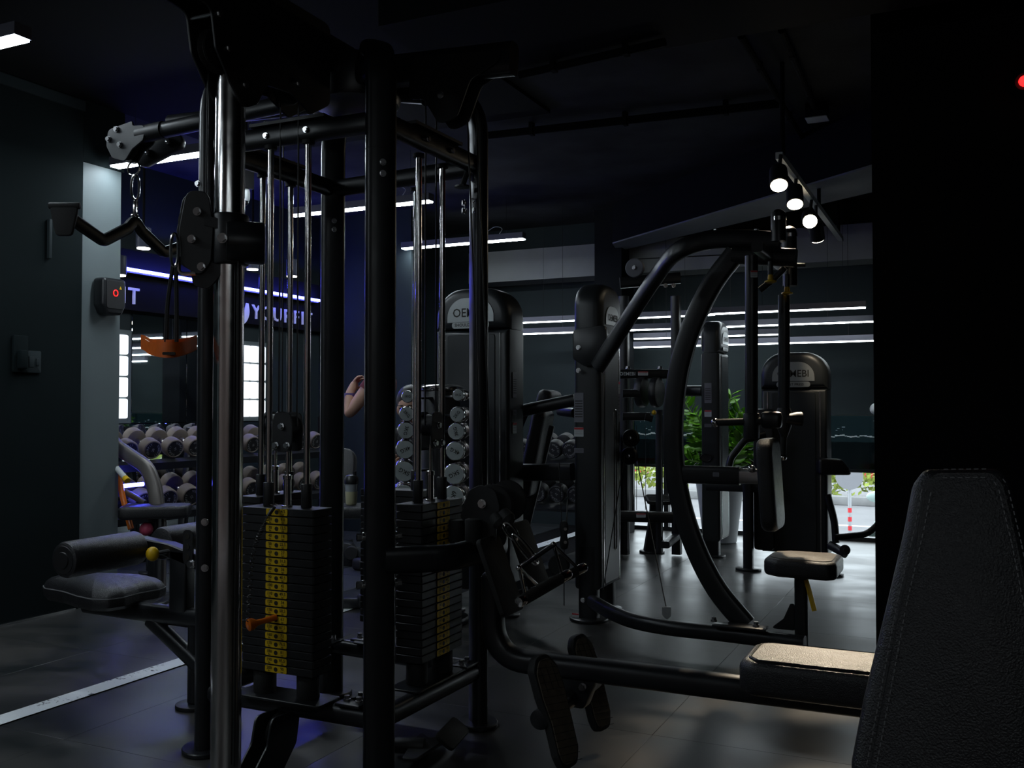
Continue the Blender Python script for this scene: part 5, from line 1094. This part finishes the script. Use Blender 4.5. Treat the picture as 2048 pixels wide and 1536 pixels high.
part(ab, 'lever', G().tube(spline([atd(226, 912, 5.85), atd(236, 950, 5.83), atd(247, 1000, 5.8), atd(262, 1058, 5.76)], 5), .034, .03, FH, 12, 3), ORG2, 'orange painted lever')
part(ab, 'handle', G().cyl(atd(226, 928, 5.8), atd(251, 957, 5.72), .017, n=14), WBOX); part(ab, 'handle_tip', G().cyl(atd(250, 956, 5.72), atd(255, 962, 5.70), .019, n=14), YEL)
part(ab, 'link_arm', G().tube([atd(248, 982, 5.85), atd(290, 1006, 5.8)], .03, .035, ZZ, 12, 3), GRYM)
sc5 = atd(310, 1022, 5.7)
part(ab, 'seat', G().slab(roundpoly([(-.19, -.14), (.20, -.10), (.20, .10), (-.19, .14)], .04, 4), sc5, (RT*.98+FH*.2).normalized(), (FH*.98-RT*.2).normalized(), .075, .02, 3), LEA)
part(ab, 'seat_post', G().tube([sc5-ZZ*.03, V((sc5.x, sc5.y, .01))], .07, .06, YY, 12, 4), BLK)
part(ab, 'base_foot', G().slab(rrect(.20, .30, .05), V((sc5.x, sc5.y, .01)), RT, FH, .02, .004, 1), BLK)
q = onZ(303, 1146, .0); part(ab, 'front_foot', G().cyl(q, q+ZZ*.016, .085, n=26, bev=.003), BLK); part(ab, 'front_leg', G().tube([q+ZZ*.01, q+ZZ*.14], .07, .05, YY, 12, 4), BLK)
part(ab, 'floor_beam', G().tube([V((q.x, q.y, .10)), V((sc5.x, sc5.y, .10))], .06, .05, ZZ, 12, 4), BLK)
p = atd(293, 1058, 5.65); single('pink_ball', G().sph(p, .04), mat('pink_rubber', (.45, .06, .12), .5), 'small pink ball under the bench machine seat', 'ball')
# ================================================================== BENCH, BOTTLE
bt = atd(694, 1006, 5.5)
fb = thing('flat_bench', (bt.x, bt.y, 0), 'black flat bench under the shaker bottle', 'bench')
part(fb, 'pad', G().slab(rrect(.32, .26, .05, 4), bt-ZZ*.045+RT*.0, RT, FH, .07, .02, 3), LEA)
part(fb, 'rear_pad', G().slab(rrect(.20, .42, .08, 4), bt+FH*.3-RT*.10+ZZ*.10, RT, (ZZ*.9+FH*.4).normalized(), .07, .02, 3), LEA)
for s in (-.14, .14): part(fb, 'leg', G().tube([bt-ZZ*.075+RT*s, V((bt.x, bt.y, .01))+RT*s], .06, .06, YY, 12, 4), BLK)
part(fb, 'floor_beam', G().tube([V((bt.x, bt.y, .035))-RT*.25, V((bt.x, bt.y, .035))+RT*.25], .06, .06, ZZ, 12, 4), BLK)
sb = bt+RT*.025-ZZ*.008
sk = thing('shaker_bottle', sb, 'clear shaker bottle with black lid on the bench', 'bottle')
part(sk, 'cup', G().lathe([(.028, .001), (.031, .01), (.034, .06), (.037, .115), (.037, .12)], sb, ZZ, 24), mat('clear_cup_plastic', (.30, .33, .35), .2)); part(sk, 'drink', G().lathe([(.0285, .001), (.0316, .01), (.0345, .06), (.0352, .075)], sb-FH*.0004, ZZ, 24), mat('pale_yellow_drink', (.50, .48, .30), .3))
part(sk, 'lid', G().lathe([(.040, .118), (.041, .125), (.040, .15), (.030, .165), (.012, .172)], sb, ZZ, 24), BLK); part(sk, 'spout', G().cyl(sb+ZZ*.165+RT*.018, sb+ZZ*.19+RT*.018, .010, n=12), BLK)
# small ground machine behind the stacks
q = onZ(690, 1130, 0); ft = thing('floor_pulley_unit', q, 'low black pulley unit with steel bolts behind the weight stack', 'gym machine')
part(ft, 'body', G().slab(roundpoly([(-.12, 0), (.10, 0), (.12, .06), (.05, .16), (-.06, .18), (-.12, .10)], .02), q+ZZ*.0, RT, ZZ, .12, .01, 2), BLK); part(ft, 'wheel', G().lathe([(.045, -.02), (.05, -.015), (.042, 0), (.05, .015), (.045, .02)], q+ZZ*.10-FH*.085+RT*.06, FH, 24), RUB); part(ft, 'bolt', bolt(G(), q+ZZ*.12-FH*.06-RT*.05, -FH, .012, .02), STEEL)
# ================================================================== PLANT
pp = onY(1440, 1075, 8.2); pl_ = thing('potted_plant', (pp.x, 8.2, 0), 'green leafy plant in a tall pale planter by the window', 'plant')
zr = onY(1440, 965, 8.2).z
part(pl_, 'planter', G().lathe([(.13, 0), (.14, .01), (.20, zr-.02), (.205, zr), (.185, zr), (.18, zr-.03)], (pp.x, 8.2, 0), ZZ, 30), POT); part(pl_, 'soil', G().cyl((pp.x, 8.2, zr-.05), (pp.x, 8.2, zr-.03), .18, n=24), RUB)
lf = G(); lf.add([(0, 0, 0), (.022, .03, .004), (.024, .06, .006), (0, .105, 0), (-.024, .06, .006), (-.022, .03, .004), (0, .05, -.004)], [(0, 1, 6), (1, 2, 6), (2, 3, 6), (3, 4, 6), (4, 5, 6), (5, 0, 6)]); leaf_me = to_mesh('leaf', lf, LEAF, 80)
rr = random.Random(11)
tips = [(1368, 800), (1375, 845), (1385, 890), (1378, 920), (1462, 790), (1480, 820), (1500, 840), (1505, 870), (1490, 905), (1395, 830), (1430, 780), (1470, 860)]
base = V((pp.x, 8.2, zr-.04))
for i, (tx, ty) in enumerate(tips):
    tip = onY(tx, ty, 8.2+rr.uniform(-.18, .18)); b0 = base+V((rr.uniform(-.08, .08), rr.uniform(-.08, .08), 0)); md = b0.lerp(tip, .5)+ZZ*.06-(tip-b0).cross(YY)*.06*0
    path = spline([b0, md, tip], 9); part(pl_, 'stem', G().wire(path, .007, 6), STEM)
    n = len(path)
    for k in range(5, n):
        t = (path[min(k+1, n-1)]-path[k-1]).normalized(); sd = t.cross(-FH).normalized()
        for s in (-1, 1):
            d = (sd*s*.8+t*.55+FH*rr.uniform(-.5, .5)).normalized(); L = inst(pl_, 'leaf', leaf_me, path[k]-V(pl_.location)); sc_ = rr.uniform(.9, 1.35); L.scale = (sc_,)*3
            L.rotation_euler = (d.to_track_quat('Y', 'Z') @ Matrix.Rotation(rr.uniform(-.9, .9), 3, 'Y').to_quaternion()).to_euler()
# ================================================================== PEOPLE
def skinmesh(name, J, E, m, parent, root, sub=2):
    og = origin(parent); names = list(J); idx = {k: i for i, k in enumerate(names)}
    me = bpy.data.meshes.new(name); me.from_pydata([tuple(V(J[k][0])-og) for k in names], [(idx[a], idx[b]) for a, b in E], []); me.update()
    o = obj_of(name, me); o.parent = parent; me.materials.append(m)
    md = o.modifiers.new('skin', 'SKIN'); md.use_smooth_shade = True
    for k in names:
        sv = me.skin_vertices[0].data[idx[k]]; r = J[k][1]; sv.radius = r if isinstance(r, tuple) else (r, r); sv.use_root = (k == root)
    s = o.modifiers.new('sub', 'SUBSURF'); s.levels = sub; s.render_levels = sub
    return o
def person(base, face, J0, label, shirt, pants, name='person', long_hair=False, sleeves=True, extra=None):
    """J0: joint -> (right, forward, up) in metres about base"""
    f = V(face).normalized(); r = f.cross(ZZ).normalized(); B = V(base)
    W = lambda p: B+r*p[0]+f*p[1]+ZZ*p[2]
    root = thing(name, B, label, 'person')
    J = {k: (W(p), rad) for k, (p, rad) in J0.items()}
    E = [('pelvis', 'waist'), ('waist', 'chest'), ('chest', 'neck'), ('neck', 'jaw'), ('jaw', 'skull'), ('skull', 'crown')]
    for s in 'lr':
        E += [('chest', 'sh'+s), ('sh'+s, 'el'+s), ('el'+s, 'wr'+s), ('wr'+s, 'palm'+s), ('pelvis', 'hip'+s), ('hip'+s, 'kn'+s), ('kn'+s, 'an'+s), ('an'+s, 'toe'+s)]
        pw = J['palm'+s][0]; d = (pw-J['wr'+s][0]).normalized(); sd = d.cross(f) if abs(d.dot(f)) < .9 else d.cross(r); sd.normalize(); cv = d.cross(sd)
        for i, (o_, L) in enumerate(((-.030, .062), (-.010, .072), (.010, .068), (.028, .055))):
            a, b_, c_ = 'f%d%s' % (i, s), 'g%d%s' % (i, s), 'h%d%s' % (i, s)
            J[a] = (pw+sd*o_+d*.03, .0095); J[b_] = (pw+sd*o_*1.05+d*(.03+L*.55)+cv*.012, .0085); J[c_] = (pw+sd*o_*1.05+d*(.03+L*.75)+cv*.034, .0075); E += [('palm'+s, a), (a, b_), (b_, c_)]
        J['t0'+s] = (pw-d*.01-sd*.040+cv*.015, .0105); J['t1'+s] = (pw+d*.022-sd*.052+cv*.03, .0095); E += [('palm'+s, 't0'+s), ('t0'+s, 't1'+s)]
    body = skinmesh('body', J, E, SKIN, root, 'pelvis')
    bpy.context.view_layer.update(); me = bpy.data.meshes.new_from_object(body.evaluated_get(bpy.context.evaluated_depsgraph_get())); body.modifiers.clear(); body.data = me
    me.polygons.foreach_set('use_smooth', [True]*len(me.polygons))
    if not me.materials: me.materials.append(SKIN)
    og = origin(root); segs = [(a, b, J[a][0]-og, J[b][0]-og, max(J[a][1]) if isinstance(J[a][1], tuple) else J[a][1], max(J[b][1]) if isinstance(J[b][1], tuple) else J[b][1]) for a, b in E]
    cls = []
    for v in me.vertices:
        best = None
        for a, b, p, q, ra, rb in segs:
            d = q-p; t = max(0, min(1, (v.co-p).dot(d)/d.length_squared)); dist = (v.co-(p+d*t)).length/(ra+(rb-ra)*t)
            if best is None or dist < best[0]: best = (dist, a, b, t)
        cls.append(best[1:])
    def garment(name, keep, off, m):
        ok = [keep(*c) for c in cls]; g = G(); g.v = [v.co+v.normal*off for v in me.vertices]; g.f = [tuple(p.vertices) for p in me.polygons if all(ok[k] for k in p.vertices)]
        used = sorted({k for f in g.f for k in f}); mp_ = {k: n_ for n_, k in enumerate(used)}; h = G(); h.v = [g.v[k] for k in used]; h.f = [tuple(mp_[k] for k in f) for f in g.f]
        o = obj_of(name, to_mesh(name, h, m, 80)); o.parent = root
    def in_shirt(a, b, t):
        if (a, b) in (('pelvis', 'waist'), ('waist', 'chest')): return True
        if (a, b) == ('chest', 'neck'): return t < .75
        if a == 'chest' and b[:2] == 'sh': return True
        if a[:2] == 'sh': return True if sleeves else t < .34
        if a[:2] == 'el': return sleeves and t < .88
        return False
    garment('shirt', in_shirt, .011, shirt)
    garment('trousers', lambda a, b, t: (a == 'pelvis' and b != 'waist') or (a, b) == ('pelvis', 'waist') and t < .85 or a[:3] == 'hip' or a[:2] == 'kn' and t < .93, .015, pants)
    sk_ = J['skull'][0]; jw = J['jaw'][0]; upv = (sk_-jw).normalized(); ff = (f-upv*f.dot(upv)).normalized() if extra is None else V(extra); rs = upv.cross(ff)*-1
    hg = G().sph(sk_+upv*.030-ff*.028, .092, ax=(rs, ff, upv), sc=(.92, 1.03, 1.02), n=18, m=12)
    if long_hair: hg.sph(sk_-ff*.07-upv*.09, .085, ax=(rs, ff, upv), sc=(1, .7, 1.6))
    part(root, 'hair', hg, HAIR)
    for s in (-1, 1):
        part(root, 'eye', G().sph(sk_-upv*.02+ff*.070+rs*.028*s, .009, sc=(1.2, .5, .6), ax=(rs, ff, upv)), HAIR); part(root, 'eyebrow', G().sph(sk_-upv*.002+ff*.071+rs*.029*s, .014, ax=(rs, ff, upv), sc=(1.2, .35, .22)), HAIR); part(root, 'ear', G().sph(sk_-upv*.03+rs*.070*s-ff*.005, .026, ax=(rs, ff, upv), sc=(.35, .7, 1.1)), SKIN)
    part(root, 'nose', G().sph(sk_-upv*.042+ff*.078, .013, ax=(rs, ff, upv), sc=(.8, .9, 1.3)), SKIN); part(root, 'mouth', G().sph(sk_-upv*.072+ff*.066, .016, ax=(rs, ff, upv), sc=(1.2, .4, .35)), WINE)
    for s in 'lr': a, t_ = J['an'+s][0], J['toe'+s][0]; d = (t_-a); d.z = 0; d.normalize(); part(root, 'shoe', G().slab(roundpoly([(-.045, -.07), (.045, -.07), (.05, .12), (.0, .20), (-.05, .12)], .03, 4), V((a.x, a.y, B.z+.045))+d*.02, d.cross(ZZ), d, .085, .025, 3), BLK2)
    return root
# standing person behind the near post, right forearm raised
pb_ = atd(764, 800, 6.9); pb_.z = 0
J0 = {'pelvis': ((0, 0, .92), (.135, .10)), 'waist': ((0, .01, 1.06), (.115, .085)), 'chest': ((0, .0, 1.27), (.14, .10)), 'neck': ((0, .01, 1.44), (.05, .05)), 'jaw': ((0, .04, 1.505), (.062, .068)), 'skull': ((0, .035, 1.575), (.082, .094)), 'crown': ((0, .02, 1.645), (.055, .065)),
      'shl': ((-.16, 0, 1.36), .055), 'ell': ((-.19, .19, 1.09), .047), 'wrl': ((-.14, .195, 1.25), .034), 'palml': ((-.12, .17, 1.31), (.032, .028)),
      'shr': ((.16, 0, 1.36), .055), 'elr': ((.19, .12, 1.09), .043), 'wrr': ((.12, .15, 1.25), .031), 'palmr': ((.10, .14, 1.30), (.03, .026)),
      'hipl': ((-.09, 0, .86), .085), 'knl': ((-.10, .02, .48), .058), 'anl': ((-.10, -.02, .09), .042), 'toel': ((-.11, .12, .03), .03),
      'hipr': ((.09, 0, .86), .085), 'knr': ((.10, .02, .48), .058), 'anr': ((.10, -.02, .09), .042), 'toer': ((.11, .12, .03), .03)}
pr = person(pb_, -RT+FH*.15, J0, 'standing person in dark shorts and wine-red top, forearm raised, behind the near post', WINE, CLOTH, sleeves=False)
wf = (-RT+FH*.15).normalized(); wr = pb_+wf.cross(ZZ)*-.14+wf*.195+ZZ*1.235; part(pr, 'wrist_watch', G().cyl(wr-ZZ*.016, wr+ZZ*.016, .038, n=20), mat('violet_watch_strap', (.10, .07, .25), .4))
# seated person looking down, behind the dumbbell tower
pb2 = atd(846, 850, 6.0); pb2.z = 0
J0 = {'pelvis': ((0, 0, .52), (.14, .11)), 'waist': ((0, .06, .68), (.12, .09)), 'chest': ((0, .14, .90), (.135, .10)), 'neck': ((0, .19, 1.05), (.045, .045)), 'jaw': ((0, .25, 1.10), (.06, .066)), 'skull': ((0, .25, 1.165), (.080, .092)), 'crown': ((0, .235, 1.235), (.052, .062)),
      'shl': ((-.16, .14, .98), .052), 'ell': ((-.20, .20, .74), .042), 'wrl': ((-.06, .38, .78), .029), 'palml': ((-.01, .42, .80), (.029, .025)),
      'shr': ((.16, .14, .98), .052), 'elr': ((.20, .20, .74), .042), 'wrr': ((.09, .36, .80), .029), 'palmr': ((.05, .40, .83), (.029, .025)),
      'hipl': ((-.10, .02, .50), .085), 'knl': ((-.15, .42, .52), .06), 'anl': ((-.15, .40, .09), .042), 'toel': ((-.16, .54, .03), .03),
      'hipr': ((.10, .02, .50), .085), 'knr': ((.15, .42, .52), .06), 'anr': ((.15, .40, .09), .042), 'toer': ((.16, .54, .03), .03)}
person(pb2, -FH-RT*.25, J0, 'seated person in black, head bowed, beside the chrome dumbbells', CLOTH, CLOTH, long_hair=True)
bs = thing('box_stool', (pb2.x, pb2.y, 0), 'low black stool under the seated person', 'stool')
part(bs, 'cushion', G().rbox(V((pb2.x, pb2.y, .375)), (.36, .36, .07), .02), LEA)
for sx in (-1, 1):
    for sy in (-1, 1): part(bs, 'leg', G().tube([(pb2.x+sx*.14, pb2.y+sy*.14, 0), (pb2.x+sx*.14, pb2.y+sy*.14, .345)], .035, .035, YY, 10, 4), BLK)
